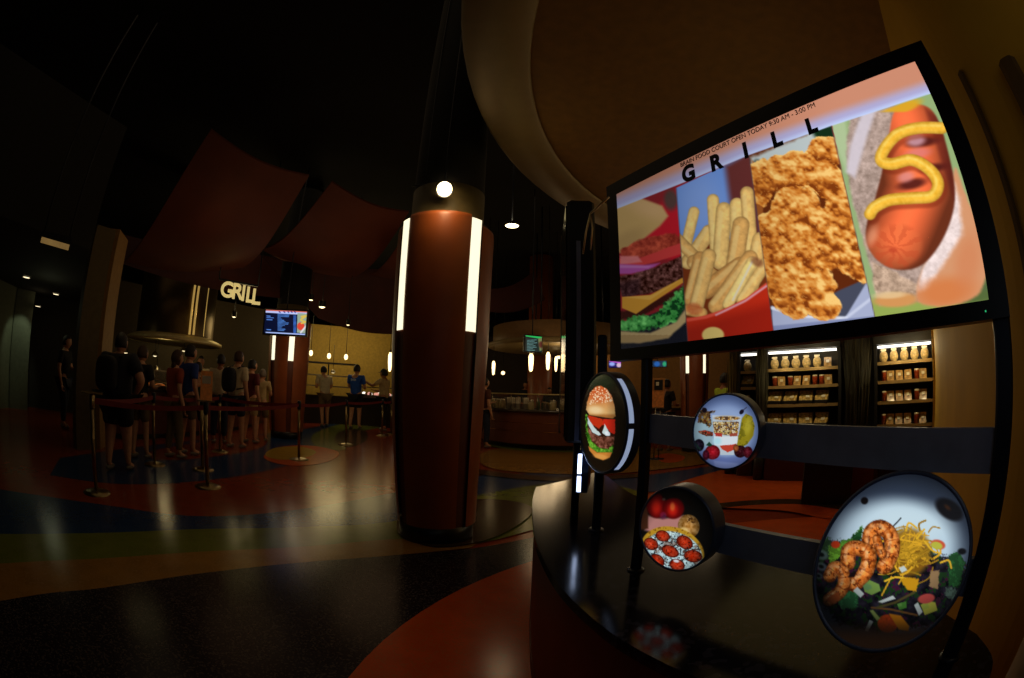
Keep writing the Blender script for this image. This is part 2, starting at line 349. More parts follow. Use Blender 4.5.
# ================================================================= STAND (posts, legs, beams)
st = thing('display_stand', 'black metal stand of posts and crossbars under the big menu screen on the counter', 'stand', tuple(Vector((TC.x, TC.y, ZC))))
def plan_pt(px, py, off=0): p = on_plane(px, py, off=off); return Vector((p.x, p.y, 0))
LL = plan_pt(642, 500, -.03); RL = plan_pt(1003, 430, -.03); ang = math.atan2(U.y, U.x)
zt = TC.z-TH/2
MB().box((LL.x, LL.y, (ZC+zt+.12)/2), (.032, .03, zt-ZC+.12), ang, bev=.005).build('post', BLKM, st)
MB().box((RL.x, RL.y, (ZC+zt+.12)/2), (.045, .035, zt-ZC+.12), ang, bev=.005).build('post', BLKM, st)
for q in (LL, RL): MB().lathe([(.030, 0), (.030, .005), (.02, .008), (.0, .008)], (q.x, q.y, ZC), 20).build('foot_plate', BLKM, st)
def zr(p, q): a = on_plane(*p, off=-.03).z; b = on_plane(*q, off=-.03).z; return (a+b)/2, a-b
z1, h1 = zr((652, 414), (652, 443)); z2, h2 = zr((994, 428), (994, 474))
off = N*-.012
MB().bar(Vector((LL.x, LL.y, z1))+U*.01+off, Vector((RL.x, RL.y, z2))-U*.01+off, .022, (h1+h2)/2).build('crossbar', SATIN, st)
zb1 = on_plane(722, 537, off=-.03).z; zb2 = on_plane(815, 562, off=-.03).z; zb = (zb1+zb2)/2
MB().bar(Vector((LL.x, LL.y, zb))+off, Vector((RL.x, RL.y, zb))+off, .022, .085).build('crossbar', SATIN, st)
# bent bracket tube at the screen's upper left
GT = mat('bronze_tube', rgb(190, 165, 115), .3, .8)
MB().tube([A(609, 197, 1.37), A(601, 204, 1.40), A(590.5, 213.5, 1.46), A(586, 232, 1.47), A(583, 254, 1.48)], .0035, 8).build('bracket_rod', GT, st)
MB().tube([A(590.5, 213.5, 1.46), A(592.5, 228, 1.46), A(590.5, 250, 1.46)], .003, 7).build('bracket_rod', GT, st)
# ================================================================= BIG MENU SCREEN
tv = thing('menu_screen', 'large wide flat screen reading GRILL with burger, fries, chicken and hot dog pictures', 'screen', tuple(TC-Z*TH/2))
def tvp(a, b, off=0.): return TC+U*(a*TW/2)+Z*(b*TH/2)+N*off
M3 = Matrix((U, N, Z)).transposed()
def tbox(mb, a0, a1, b0, b1, o0, o1, bev=0., mi=0):
    c = TC+U*((a0+a1)/2*TW/2)+Z*((b0+b1)/2*TH/2)+N*((o0+o1)/2)
    return mb.box(c, ((a1-a0)*TW/2, abs(o1-o0), (b1-b0)*TH/2), M=M3, mi=mi, bev=bev)
sa0, sa1, sb0, sb1 = -.915, .92, -.885, .845
b = MB(); tbox(b, -1, 1, sb1, 1, -.04, .004); tbox(b, -1, 1, -1, sb0, -.04, .004); tbox(b, -1, sa0, sb0, sb1, -.04, .004); tbox(b, sa1, 1, sb0, sb1, -.04, .004)
b.build('bezel', BLK, tv)
b = MB(); tbox(b, -.99, .99, -.98, .98, -.075, -.02, .01); b.build('back_housing', BLKM, tv)
tbox(MB(), .90, .905, -.955, -.945, .003, .006).build('power_light', mat('green_led', (0, .3, .1), emit=(.05, .8, .3), es=.6), tv)
S_TL, S_TR, S_BR, S_BL = (619, 193), (909, 67), (988, 306), (626, 344)
def paint_screen(p):
    X, Y = p.X, p.Y; c255 = lambda *c: np.array(c)/255.
    # ---- panel 1: burger
    p.put(np.ones_like(X), (140, 30, 38)); p.put(p.poly([(655, 210), (680, 185), (690, 230), (680, 262), (640, 250)], 4), (196, 24, 40)); p.put(p.ell(671, 200, 7, 10, 0, 3)[0], (60, 70, 60), .8)
    p.put(p.poly([(610, 340), (622, 325), (690, 300), (690, 345), (610, 352)], 1), (20, 22, 34))
    bun = p.poly([(612, 208), (640, 198), (662, 206), (668, 216), (660, 226), (645, 238), (624, 252), (612, 254)], 2)
    p.put(bun, (196, 160, 98)); p.put(bun*p.ell(650, 208, 22, 9, 20, 8)[0], (214, 172, 120), .8); p.put(bun*p.ell(628, 240, 18, 8, -30, 5)[0], (170, 136, 84), .6)
    m = p.poly([(620, 250), (640, 240), (664, 234), (688, 236), (688, 246), (660, 256), (622, 260)], 1.5, 4); t = fbm(X, Y, 5, 4)
    p.put(m, c255(180, 66, 46)+(t[..., None]-.5)*c255(140, 90, 60))
    p.put(p.poly([(618, 258), (630, 262), (688, 240), (688, 252), (655, 262), (640, 266), (618, 264)], 1, 1), (206, 60, 58)); p.put(p.poly([(620, 256), (638, 256), (642, 262), (620, 265)], 1.5), (226, 128, 130), .9)
    p.put(p.poly([(618, 264), (645, 265), (660, 263), (650, 270), (630, 274), (618, 274)], 1.5), (176, 80, 160)); p.put(p.poly([(620, 265), (652, 266), (648, 268), (620, 268)], 1), (200, 130, 190), .7)
    m = p.poly([(618, 276), (632, 274), (655, 267), (682, 256), (688, 258), (688, 278), (672, 286), (650, 294), (622, 297)], 1.2, 3); t = fbm(X, Y, 3.2, 8)
    p.put(m, c255(84, 44, 38)+((t[..., None]-.5)*c255(190, 150, 150))); p.put(m*p.poly([(616, 284), (640, 278), (640, 300), (616, 300)], 4), (40, 22, 38), .4)
    p.put(p.poly([(618, 312), (640, 308), (672, 292), (690, 282), (690, 292), (660, 306), (636, 318), (618, 320)], 1.5, 3), (58, 18, 14))
    m = p.poly([(622, 297), (650, 295), (684, 277), (684, 282), (652, 303), (636, 314), (622, 308)], .8); p.put(m, (214, 152, 50)); p.put(m*p.poly([(622, 297), (652, 295), (680, 280), (650, 300)], 1), (234, 182, 84), .7)
    m = p.poly([(622, 320), (640, 316), (650, 318), (662, 306), (690, 280), (690, 300), (676, 322), (650, 330), (636, 332), (620, 330)], 1.5, 9, 5); t = fbm(X, Y, 5, 14, 3)
    p.put(m, c255(60, 150, 66)+((t[..., None]-.5)*c255(200, 230, 160))); p.put(m*(t < .38), (12, 50, 26), .7)
    m = p.poly([(620, 331), (650, 333), (676, 322), (688, 305), (686, 322), (668, 338), (640, 343), (620, 343)], 1.5, 1); p.put(m, (186, 160, 110)); p.put(m*(Y > 335), (150, 120, 76), .6)
    # ---- panel 2: fries in a red bowl
    L2 = p.poly([(676, 188), (749.5, 154), (774.5, 334), (688, 345)], .5); q = Paint(X, Y); q.put(np.ones_like(X), (108, 150, 226)); q.put(q.ell(700, 205, 22, 30, 0, 16)[0], (140, 172, 236), .7)
    q.put(q.poly([(725, 166), (752, 150), (765, 260), (745, 250), (731, 210)], 5), (104, 46, 44)); q.put(q.poly([(676, 262), (700, 240), (760, 240), (775, 300), (690, 330), (676, 300)], 3), (120, 50, 20))
    FR = [((682, 262), (694, 212), 9, 0), ((688, 262), (709, 232), 12, .1), ((676, 238), (700, 262), 10, .2), ((713, 200), (716, 250), 10, 0), ((724, 210), (720, 262), 13, .05), ((737, 205), (738, 262), 12, 0),
          ((747, 193), (752, 262), 11, .1), ((741, 225), (733, 275), 14, .25), ((694, 262), (724, 285), 12, .3), ((706, 290), (740, 266), 15, .4), ((700, 258), (690, 300), 11, .35), ((760, 240), (748, 300), 13, .1),
          ((709, 256), (696, 308), 12, .15), ((750, 258), (716, 306), 13, .3), ((767, 262), (742, 300), 10, .1), ((752, 262), (728, 304), 9, -.1), ((688, 310), (702, 313), 9, .3)]
    for k, (a, b_, w_, dk) in enumerate(FR):
        w_ = w_*1.22; m, d = q.line([a, b_], w_, .8); base = c255(238, 196, 116)*(1-dk)+c255(150, 70, 20)*dk; sh = np.clip(1.1-.34*(d/(w_/2))**3, 0, 1.3)
        t = fbm(X, Y, 4, 30+k); q.put(m, np.clip(base*(sh*(.86+.28*t))[..., None], 0, 1)); m2 = q.line([(a[0]-w_*.2, a[1]+3), (b_[0]-w_*.2, b_[1]-3)], w_*.3, 1.2)[0]; q.put(m2*m, (250, 224, 150), .45)
    q.put(q.line([(752, 262), (733, 300)], 2, 1)[0], (232, 226, 210), .8); q.put(q.ell(757, 262, 7, 4, 30, 2)[0], (130, 70, 44), .7); q.put(q.ell(694, 309, 8, 6, 10, 2)[0]*(.5+.5*fbm(X, Y, 3, 77)), (200, 96, 50), .9)
    bw = q.poly([(684, 318), (700, 317), (720, 311), (745, 299), (770, 280), (780, 300), (780, 345), (684, 345)], .8); q.put(bw, (196, 44, 22)); q.put(bw*q.poly([(684, 328), (780, 300), (780, 350), (684, 350)], 8), (150, 28, 16), .8)
    q.put(q.line([(688, 320), (706, 317), (726, 310), (748, 299), (770, 282)], 3.2, 1)[0], (230, 86, 66), .9); q.put(q.line([(716, 315), (745, 301), (768, 285)], 1.6, 1)[0], (228, 190, 216), .8)
    q.put(q.ell(713, 335, 11, 8, 0, 1)[0], (216, 190, 110)); p.C = p.C*(1-L2[..., None])+q.C*L2[..., None]
    # ---- panel 3: fried chicken on a white plate
    L3 = p.poly([(749, 155), (831, 124), (876, 322), (774, 334)], .5); q = Paint(X, Y); q.put(np.ones_like(X), (96, 40, 14))
    q.put(q.poly([(810, 130), (832, 124), (845, 165), (815, 150)], 2), (18, 46, 24)); q.put(q.poly([(750, 158), (812, 132), (822, 148), (790, 164), (765, 170), (752, 168)], 3, 3), (190, 200, 200)); q.put(q.ell(757, 163, 4, 4, 0, 2)[0], (60, 70, 60), .7)
    q.put(q.poly([(770, 306), (800, 312), (840, 290), (868, 278), (878, 322), (772, 334)], 1), (70, 74, 92)); q.put(q.poly([(772, 306), (800, 316), (845, 318), (868, 280), (878, 322), (772, 336)], 1), (168, 176, 206)); q.put(q.line([(772, 308), (800, 316), (846, 318)], 3, 1.2)[0], (232, 236, 250), .9); q.put(q.line([(846, 318), (872, 298)], 3, 1.2)[0], (214, 220, 240), .7)
    q.put(q.poly([(772, 326), (874, 316), (878, 324), (774, 336)], 1), (130, 140, 180))
    q.put(q.poly([(752, 160), (765, 172), (762, 230), (758, 225)], 1), (170, 96, 40), .8)
    h = np.zeros_like(X); mk = np.zeros_like(X); rs = np.random.RandomState(11)
    for (cx, cy, rx, ry, ro, hh) in [(828, 152, 20, 14, 10, 3), (760, 182, 14, 22, 0, 2), (790, 172, 30, 18, -8, 6), (826, 180, 26, 16, 30, 5), (796, 208, 22, 20, 10, 12), (845, 215, 20, 24, 0, 9), (778, 235, 22, 26, 0, 11),
                                     (812, 240, 34, 34, 20, 12), (850, 245, 18, 30, -8, 10), (785, 275, 20, 34, -10, 13), (812, 286, 22, 22, 0, 14), (822, 304, 18, 14, 20, 15), (796, 300, 16, 18, 20, 13), (862, 262, 9, 20, 0, 9), (772, 262, 10, 24, 0, 8)]:
        _, e, _, _ = q.ell(cx, cy, rx*1.16, ry*1.14, ro); e = e+(fbm(X, Y, 9, int(cx)) - .5)*.35; d = np.where(e < 1, np.sqrt(np.clip(1-e*e, 0, 1))*9+hh, 0); h = np.maximum(h, d); mk = np.maximum(mk, sstep((1-e)*12))
    bump = fbm(X, Y, 14, 2, 2)*30+fbm(X, Y, 6, 6, 2)*9+fbm(X, Y, 2.2, 16, 2)*1.6; hh = h+bump; Lg = lit(hh, .42)
    hb = np.array(hh); 
    for ax in (0, 1):
        for _ in range(14): hb = (np.roll(hb, 1, ax)+hb+np.roll(hb, -1, ax))/3
    ao = np.clip((hh-hb)*.11, -.5, .35); t = np.clip(Lg*.62+ao*1.05+.2+(fbm(X, Y, 22, 3)-.5)*.3, .05, 1.1)[..., None]
    colr = np.where(t < .5, c255(120, 50, 12)+(c255(212, 126, 44)-c255(120, 50, 12))*(t/.5), c255(212, 126, 44)+(c255(252, 204, 120)-c255(212, 126, 44))*((t-.5)/.6)); q.put(mk, np.clip(colr, 0, 1)); q.put(mk*(fbm(X, Y, 2.2, 9, 2) > .74), (240, 180, 90), .35)
    p.C = p.C*(1-L3[..., None])+q.C*L3[..., None]
    # ---- panel 4: hot dog
    L4 = p.poly([(831, 124), (840, 100), (960, 60), (1010, 300), (990, 322), (876, 322)], .5)*p.poly([(831, 120), (1010, 40), (1010, 330), (876.5, 330)], .5); q = Paint(X, Y); q.put(np.ones_like(X), (150, 176, 120))
    q.put(q.poly([(826, 120), (845, 118), (850, 150), (845, 170)], 3), (176, 196, 150)); q.put(q.poly([(870, 300), (900, 296), (1000, 290), (1000, 330), (870, 330)], 3), (150, 170, 84)); q.put(q.poly([(955, 290), (1000, 262), (1000, 300), (960, 306)], 5), (70, 90, 50), .8)
    m = q.poly([(850, 118), (893, 106), (930, 112), (960, 190), (960, 260), (930, 300), (880, 305), (866, 250), (850, 190), (846, 150)], 2, 3); t = fbm(X, Y, 4, 60)[..., None]; q.put(m, c255(176, 152, 140)+(t-.5)*c255(90, 84, 84))
    m = q.poly([(862, 112), (876, 110), (866, 140), (855, 178), (846, 172), (850, 146)], 3); q.put(m, (214, 204, 214), .9)
    m = q.poly([(872, 262), (890, 270), (918, 284), (920, 300), (906, 304), (878, 300), (874, 290)], 2, 3); q.put(m, c255(190, 160, 136)+(t-.5)*c255(120, 110, 100)); q.put(q.ell(896, 300, 22, 7, -3, 2)[0], (214, 150, 88)); q.put(q.ell(890, 295, 16, 3.5, -3, 1.5)[0], (232, 200, 150), .8)
    m = q.poly(spl([(955, 168), (966, 195), (980, 230), (988, 262), (980, 292), (958, 304), (930, 306), (917, 298), (920, 276), (936, 240), (950, 205)], 5, True), 2.2, 2); q.put(m, (216, 152, 110)); 
    mm = q.poly([(950, 172), (960, 200), (962, 235), (945, 262), (925, 290), (917, 290), (921, 270), (936, 228)], 4, 3); q.put(mm*m, c255(240, 220, 216)+(t-.5)*c255(60, 60, 60)); q.put(m*q.ell(945, 292, 28, 14, -8, 8)[0], (216, 120, 62), .75); q.put(m*q.ell(968, 262, 12, 26, 8, 8)[0], (212, 128, 84), .6)
    sau = q.poly(spl([(895, 110), (918, 104), (936, 116), (950, 160), (955, 200), (945, 235), (926, 262), (905, 270), (884, 265), (869, 249), (866, 228), (876, 195), (886, 155)], 6, True), 1.5)
    d = q.seg([(905, 118), (915, 150), (918, 190), (905, 222), (898, 238)]); sh = np.clip(1.12-(d/40)**1.6*.9, .45, 1.15); q.put(sau, np.clip(c255(240, 108, 62)*sh[..., None], 0, 1))
    e = q.ell(895, 247, 27, 22, -10, 3); an = np.arctan2(e[3], e[2]); ray_ = .5+.5*np.sin(an*9+fbm(X, Y, 10, 5)*5); q.put(sau*sstep((1.15-e[1])*3)*(ray_ > .62)*(e[1] > .12), (176, 54, 30), .4); q.put(e[0]*sau, (236, 116, 66), .35); q.put(q.ell(893, 250, 4, 3, 0, 2)[0], (184, 60, 36), .6); q.put(q.ell(872, 236, 5, 10, 20, 4)[0], (246, 170, 130), .6)
    for (cx, cy, rx, ry, ro) in [(922, 142, 16, 5, -8), (912, 184, 14, 5, -12), (934, 168, 12, 4, -10)]: q.put(sau*q.ell(cx, cy, rx, ry, ro, 2.5)[0], (70, 22, 22), .85)
    q.put(sau*q.ell(916, 140, 9, 6, -8, 3)[0], (226, 176, 190), .75); q.put(sau*q.ell(918, 153, 12, 5, -8, 3)[0], (216, 130, 140), .6); q.put(sau*q.ell(906, 177, 8, 5, -15, 3)[0], (224, 150, 150), .7)
    q.put(sau*q.poly([(925, 108), (940, 118), (954, 170), (954, 200), (944, 170)], 3), (90, 24, 24), .5)
    mu = [(942, 128), (918, 128), (898, 134), (885, 148), (881, 160), (892, 164), (912, 160), (930, 170), (938, 184), (932, 196), (912, 198), (890, 200), (875, 207), (870, 214)]
    mu = [(x, y) for x, y in spl(mu, 5)]; m, d = q.line(mu, 12., .9); m0, _ = q.line([(x+2, y+3) for x, y in mu], 15, 2); q.put(m0*sau, (120, 40, 20), .5)
    t2 = fbm(X, Y, 4, 90); q.put(m, np.clip(c255(232, 178, 58)*np.clip(1.1-(d/6.7)**2*.35, 0, 1.2)[..., None]+(t2[..., None]-.5)*.16, 0, 1)); q.put(q.line([(x-1.5, y-2) for x, y in mu], 2.4, 1.3)[0]*(.4+t2), (252, 226, 120), .6)
    q.put(q.ell(900, 108, 22, 6, -18, 2)[0]*q.poly([(880, 112), (930, 92), (950, 130), (920, 112)], 1.5), (222, 170, 40), .95)
    p.C = p.C*(1-L4[..., None])+q.C*L4[..., None]
    # ---- header strip: peach above, bright blue-white at its lower edge
    hd = p.poly([(600, 215.5), (619, 208), (690, 180), (749, 155), (831, 126), (926, 95), (1000, 74), (1000, 0), (600, 0)], .7); yb = np.interp(X, [610, 619, 690, 749, 831, 926, 960], [213, 209, 180, 155, 126, 95, 84]); t = np.clip((yb-Y)/26, 0, 1)[..., None]
    col = np.where(t < .22, c255(196, 214, 255)+(c255(176, 172, 214)-c255(196, 214, 255))*(t/.22), c255(176, 172, 214)+(c255(206, 140, 112)-c255(176, 172, 214))*sstep((t-.22)/.5)); p.put(hd, col)
    for ln in ([(676.5, 188), (688, 345)], [(749, 155), (774, 334)], [(831, 126), (876, 322)]): p.put(p.line(ln, 1., .5)[0]*(1-hd), (70, 60, 70), .5)
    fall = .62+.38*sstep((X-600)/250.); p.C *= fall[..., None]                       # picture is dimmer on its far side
nu, nv = 420, 236
uu = np.linspace(sa0, sa1, nu)[None, :, None]; vv = np.linspace(sb0, sb1, nv)[:, None, None]
pts = np.array(TC+N*.002)[None, None, :]+np.array(U)[None, None, :]*uu*TW/2+np.array(Z)[None, None, :]*vv*TH/2
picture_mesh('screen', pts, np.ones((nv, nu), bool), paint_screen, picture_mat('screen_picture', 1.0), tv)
INK = mat('dark_print', rgb(20, 26, 60), .5)
def on_tv(px, py): return on_plane(px, py, off=.005)
for ch, x, y, s_ in [('G', 683, 183, 21), ('R', 711.5, 171.5, 20), ('I', 744.5, 158, 20), ('L', 773.5, 147.5, 20), ('L', 808.5, 134, 20)]:
    p0 = on_tv(x, y); p1 = on_tv(x+.4, y-15.5); hgt = (p1-p0).dot(Z); p0_ = p0
    text_mesh('letter', ch, hgt/.70, frame4(U, Z, N, p0_), INK, tv, thick=.0035, ext=.0008)
p0 = on_tv(680.5, 167); p1 = on_tv(814.5, 105.5); L = (p1-p0).dot(U); sz = .021
o = text_mesh('lettering', 'BRAIN FOOD COURT OPEN TODAY 9:30 AM - 3:00 PM', sz, frame4(U, Z, N, p0), INK, tv, ext=.0008)
w0 = max(v.co.dot(U) for v in o.data.vertices)-min(v.co.dot(U) for v in o.data.vertices); k = L/w0; bpy.data.objects.remove(o)
text_mesh('lettering', 'BRAIN FOOD COURT OPEN TODAY 9:30 AM - 3:00 PM', sz*1.0, frame4(U, Z, N, Vector((p0.x, p0.y, (p0.z+p1.z)/2-.003))), INK, tv, ext=.0008, sx=k)
# ================================================================= ROUND PICTURE SIGNS
c255 = lambda *c: np.array(c)/255.
def zoomed(fn, ox, oy, k):
    def g(p):
        q = Paint((p.X-ox)*k, (p.Y-oy)*k); fn(q); p.C = q.C
    return g
def paint_salad(p):
    X, Y = p.X, p.Y; p.put(np.ones_like(X), (66, 80, 104)); g = p.ell(360, 270, 245, 175, 5, 40)[0]; p.put(g, (196, 222, 240)); p.put(p.ell(400, 190, 150, 80, 5, 50)[0], (214, 238, 250))
    p.put(p.ell(350, 335, 240, 225, 0, 30)[0]*sstep((300-Y)/60)*.0, (255, 255, 255))
    base = p.poly([(40, 330), (60, 240), (130, 250), (180, 250), (240, 240), (330, 240), (420, 260), (520, 300), (560, 310), (620, 330), (640, 420), (600, 500), (480, 570), (300, 590), (150, 560), (70, 470)], 8, 40)
    t = fbm(X, Y, 26, 3, 4)[..., None]; p.put(base, c255(26, 24, 34)+(t-.5)*c255(70, 60, 80)); t2 = fbm(X, Y, 20, 33, 4)
    p.put(base*(t2 > .6), (26, 58, 24), .9); p.put(base*(fbm(X, Y, 18, 51) > .68), (64, 22, 50), .9)
    for (pts, c) in [([(60, 240), (110, 236), (130, 300), (80, 330), (50, 300)], (40, 66, 40)), ([(150, 250), (190, 240), (235, 190), (235, 230), (200, 262), (150, 280)], (70, 120, 40)), ([(190, 235), (236, 200), (232, 240), (205, 258)], (24, 60, 28)),
                     ([(110, 270), (160, 262), (160, 300), (110, 340)], (90, 140, 40)), ([(140, 470), (180, 435), (225, 440), (215, 500), (160, 504)], (40, 94, 54)), ([(560, 300), (600, 290), (620, 330), (600, 420), (560, 420)], (34, 80, 40)), ([(550, 420), (620, 440), (580, 480), (545, 450)], (70, 90, 80))]:
        p.put(p.poly(pts, 3, 18), c); p.put(p.poly(pts, 5, 30)*(fbm(X, Y, 12, 6) > .55), np.array(c)*1.5, .6)
    for (x, y, r) in [(80, 300, 26), (80, 345, 22), (70, 380, 16)]: p.put(p.ell(x, y, r, r*.7, 20, 4)[0], (120, 140, 150), .6); p.put(p.ell(x, y, r*.45, r*.3, 20, 3)[0], (16, 20, 20))
    rs = np.random.RandomState(4)                                                    # fried noodle nest
    p.put(p.ell(410, 290, 82, 90, 0, 14)[0], (150, 104, 24), .9)
    for i in range(90):
        x = 410+rs.normal(0, 38); y = 285+rs.normal(0, 48); a = rs.uniform(0, PI); L = rs.uniform(22, 52); k = rs.uniform(-18, 18)
        pt = spl([(x-L*math.cos(a), y-L*math.sin(a)*.8), (x+k*math.sin(a), y-k*math.cos(a)), (x+L*math.cos(a), y+L*math.sin(a)*.8)], 3); b = rs.uniform(.65, 1.1)
        p.put(p.line(pt, rs.uniform(4, 7.5), 1.2)[0], np.clip(np.array((232, 176, 44))*b, 0, 255))
    for pt in [[(400, 210), (410, 180), (440, 200)], [(440, 240), (468, 205)], [(470, 250), (500, 285), (530, 295)], [(320, 400), (360, 385), (400, 390)], [(530, 330), (560, 322), (570, 350)]]: p.put(p.line(spl(pt, 4), 7, 1.5)[0], (240, 190, 50))
    p.put(p.line([(345, 200), (380, 163)], 5, 1.2)[0], (24, 22, 26))                   # skewer
    def shrimp(pts, w, seed):
        P_ = spl(pts, 6); m, d = p.line(P_, w, 2); tt = fbm(X, Y, 13, seed); sh = np.clip(1.15-(d/(w/2))**2*.65, 0, 1.2)
        col = c255(226, 126, 52)*sh[..., None]+(tt[..., None]-.5)*c255(210, 170, 120); p.put(m, np.clip(col, 0, 1)); p.put(m*sstep((fbm(X, Y, 11, seed+3)-.56)*9), (96, 36, 12), .8); p.put(m*p.line([(x-w*.15, y-w*.15) for x, y in P_], w*.22, 3)[0]*tt, (252, 206, 156), .8)
        for i in range(4, len(P_)-2, 6):
            (x0, y0), (x1, y1) = P_[i], P_[i+1]; dx, dy = x1-x0, y1-y0; L = math.hypot(dx, dy) or 1; p.put(m*p.line([(x0-dy/L*w/2, y0+dx/L*w/2), (x0+dy/L*w/2, y0-dx/L*w/2)], 4, 1.5)[0], (150, 60, 24), .6)
    shrimp([(262, 268), (268, 218), (300, 198), (334, 218), (348, 262), (338, 310), (318, 345)], 60, 5); shrimp([(290, 240), (300, 280), (310, 300)], 34, 8)
    shrimp([(180, 330), (185, 285), (215, 276), (255, 292), (258, 335), (240, 375), (205, 412)], 58, 15); shrimp([(112, 380), (130, 350), (156, 360), (168, 400), (150, 440), (110, 470)], 50, 25); p.put(p.poly([(96, 470), (120, 452), (146, 440), (150, 470), (120, 486)], 2), (196, 92, 40))
    p.put(p.poly([(180, 385), (190, 370), (215, 360), (205, 385)], 3), (28, 16, 20))
    p.put(p.ell(134, 262, 17, 14, 0, 3)[0], (206, 60, 26)); p.put(p.ell(520, 262, 28, 18, 15, 3)[0], (214, 90, 60)); p.put(p.ell(515, 266, 22, 14, 15, 3)[0], (196, 196, 70))
    def cube(pts, c, hi): p.put(p.poly(pts, 2), c); q = [((x+pts[0][0])/2, (y+pts[0][1])/2) for x, y in pts]; p.put(p.poly(q, 4), hi, .7)
    cube([(238, 418), (262, 396), (298, 412), (304, 436), (270, 452), (244, 440)], (116, 150, 72), (90, 130, 90)); cube([(455, 490), (478, 474), (510, 480), (518, 510), (470, 528)], (186, 186, 70), (150, 170, 70)); cube([(366, 486), (400, 476), (402, 500), (374, 508)], (70, 130, 50), (110, 160, 80))
    for q in [[(200, 436), (216, 422), (242, 448), (228, 462)], [(372, 350), (392, 342), (404, 358), (384, 368)], [(430, 490), (444, 480), (462, 516), (448, 530)], [(244, 586), (262, 546), (276, 552), (256, 590)], [(292, 478), (350, 454), (360, 466), (310, 482)]]: p.put(p.poly(q, 2), (204, 218, 216))
    p.put(p.poly([(378, 392), (410, 385), (448, 392), (438, 440), (400, 430)], 3, 8), (206, 150, 26)); p.put(p.poly([(490, 362), (525, 358), (520, 430), (488, 420)], 3, 10), (150, 120, 84)); p.put(p.ell(476, 466, 32, 18, -10, 3)[0], (190, 76, 70))
    p.put(p.ell(330, 560, 38, 34, 10, 3)[0]*(.6+.5*fbm(X, Y, 10, 8)), (220, 74, 24)); p.put(p.poly([(335, 522), (380, 530), (412, 570), (408, 588), (372, 582)], 3), (222, 134, 24)); p.put(p.poly([(262, 510), (275, 508), (302, 540), (290, 550)], 3), (150, 170, 90))
    p.put(p.line([(270, 500), (340, 506), (440, 528)], 7, 2)[0], (120, 80, 40)); p.put(p.line([(290, 500), (360, 480), (430, 442)], 9, 3)[0], (90, 80, 40), .9)
    p.put(p.ell(243, 97, 14, 14, 0, 3)[0], (20, 16, 18)); p.put(p.ell(562, 130, 58, 34, 35, 8)[0], (20, 18, 22)); p.put(p.ell(556, 122, 14, 7, 40, 5)[0], (70, 40, 20)); p.put(p.ell(610, 288, 16, 12, 0, 4)[0], (14, 14, 18))
    e = p.ell(380, 275, 330, 300, 0)[1]; p.C *= np.clip(1.25-e**2*.95, .12, 1)[..., None]; p.put(sstep((Y-540)/90), (40, 22, 10), .65)
def paint_pizza(p):
    X, Y = p.X, p.Y; p.put(np.ones_like(X), (18, 16, 14)); p.put(p.poly([(110, 250), (200, 270), (330, 250), (350, 350), (300, 400), (90, 340)], 12), (190, 130, 124)); p.put(p.poly([(50, 210), (110, 190), (112, 330), (60, 340)], 8), (74, 40, 24))
    for (x, y, rx, ry) in [(165, 190, 62, 76), (268, 205, 66, 66)]:
        m, e, a, b = p.ell(x, y, rx, ry, 0, 8); p.put(m, np.clip(c255(150, 14, 16)*(1.1-.5*e)[..., None], 0, 1)); p.put(m*p.ell(x-5, y+5, rx*.4, ry*.55, 0, 18)[0], (226, 40, 22), .8)
    p.put(p.ell(262, 195, 14, 24, 0, 8)[0], (244, 130, 60), .7); p.put(p.ell(205, 250, 20, 22, 0, 8)[0], (140, 40, 90), .5); p.put(p.poly([(190, 100), (370, 120), (400, 210), (300, 140), (200, 150)], 8), (20, 14, 10), .75); p.put(p.ell(208, 150, 10, 8, 0, 4)[0], (90, 80, 70), .7)
    m, e, a, b = p.ell(362, 315, 66, 72, -20, 4); t = fbm(X, Y, 18, 3)[..., None]; p.put(m, np.clip(c255(180, 130, 66)*(1.2-.5*e)[..., None]+(t-.5)*.5, 0, 1)); p.put(m*p.ell(335, 345, 30, 22, 20, 8)[0], (240, 206, 130), .8); p.put(m*p.ell(378, 280, 28, 20, 0, 6)[0]*(fbm(X, Y, 9, 9) > .5), (70, 40, 14), .8)
    m, e, a, b = p.ell(262, 470, 200, 148, 18, 4); p.put(m, (196, 150, 40)); p.put(m*(fbm(X, Y, 14, 7) > .62), (120, 74, 20), .7)
    m, e, a, b = p.ell(268, 482, 182, 130, 18, 5); t = fbm(X, Y, 15, 21, 4); p.put(m, c255(186, 216, 222)+(t[..., None]-.5)*.6); p.put(m*(fbm(X, Y, 9, 41) > .56), (30, 40, 44), .85); p.put(m*(fbm(X, Y, 24, 44) > .62), (110, 60, 40), .5)
    for i, (x, y, rx, ry, r) in enumerate([(202, 376, 44, 34, 20), (130, 425, 46, 36, 30), (248, 470, 56, 34, 24), (337, 415, 54, 38, 30), (388, 500, 56, 38, 10), (165, 530, 50, 40, 35), (290, 555, 48, 36, 20)]):
        f_, e, a, b = p.ell(x, y, rx, ry, r, 3); p.put(f_, np.clip(c255(196, 56, 26)*(1.15-.5*e)[..., None]+(fbm(X, Y, 10, 60+i)[..., None]-.5)*.35, 0, 1)); p.put(p.ell(x, y, rx, ry, r)[0]*(np.abs(e-.95) < .09), (70, 16, 10), .8); p.put(f_*(fbm(X, Y, 11, 80+i) > .68), (20, 14, 14), .85)
    p.put(p.ell(285, 530, 18, 9, 10, 4)[0], (230, 240, 250), .9); e = p.ell(250, 400, 240, 270, 0)[1]; p.C *= np.clip(1.35-e**2.*.85, .1, 1.05)[..., None]
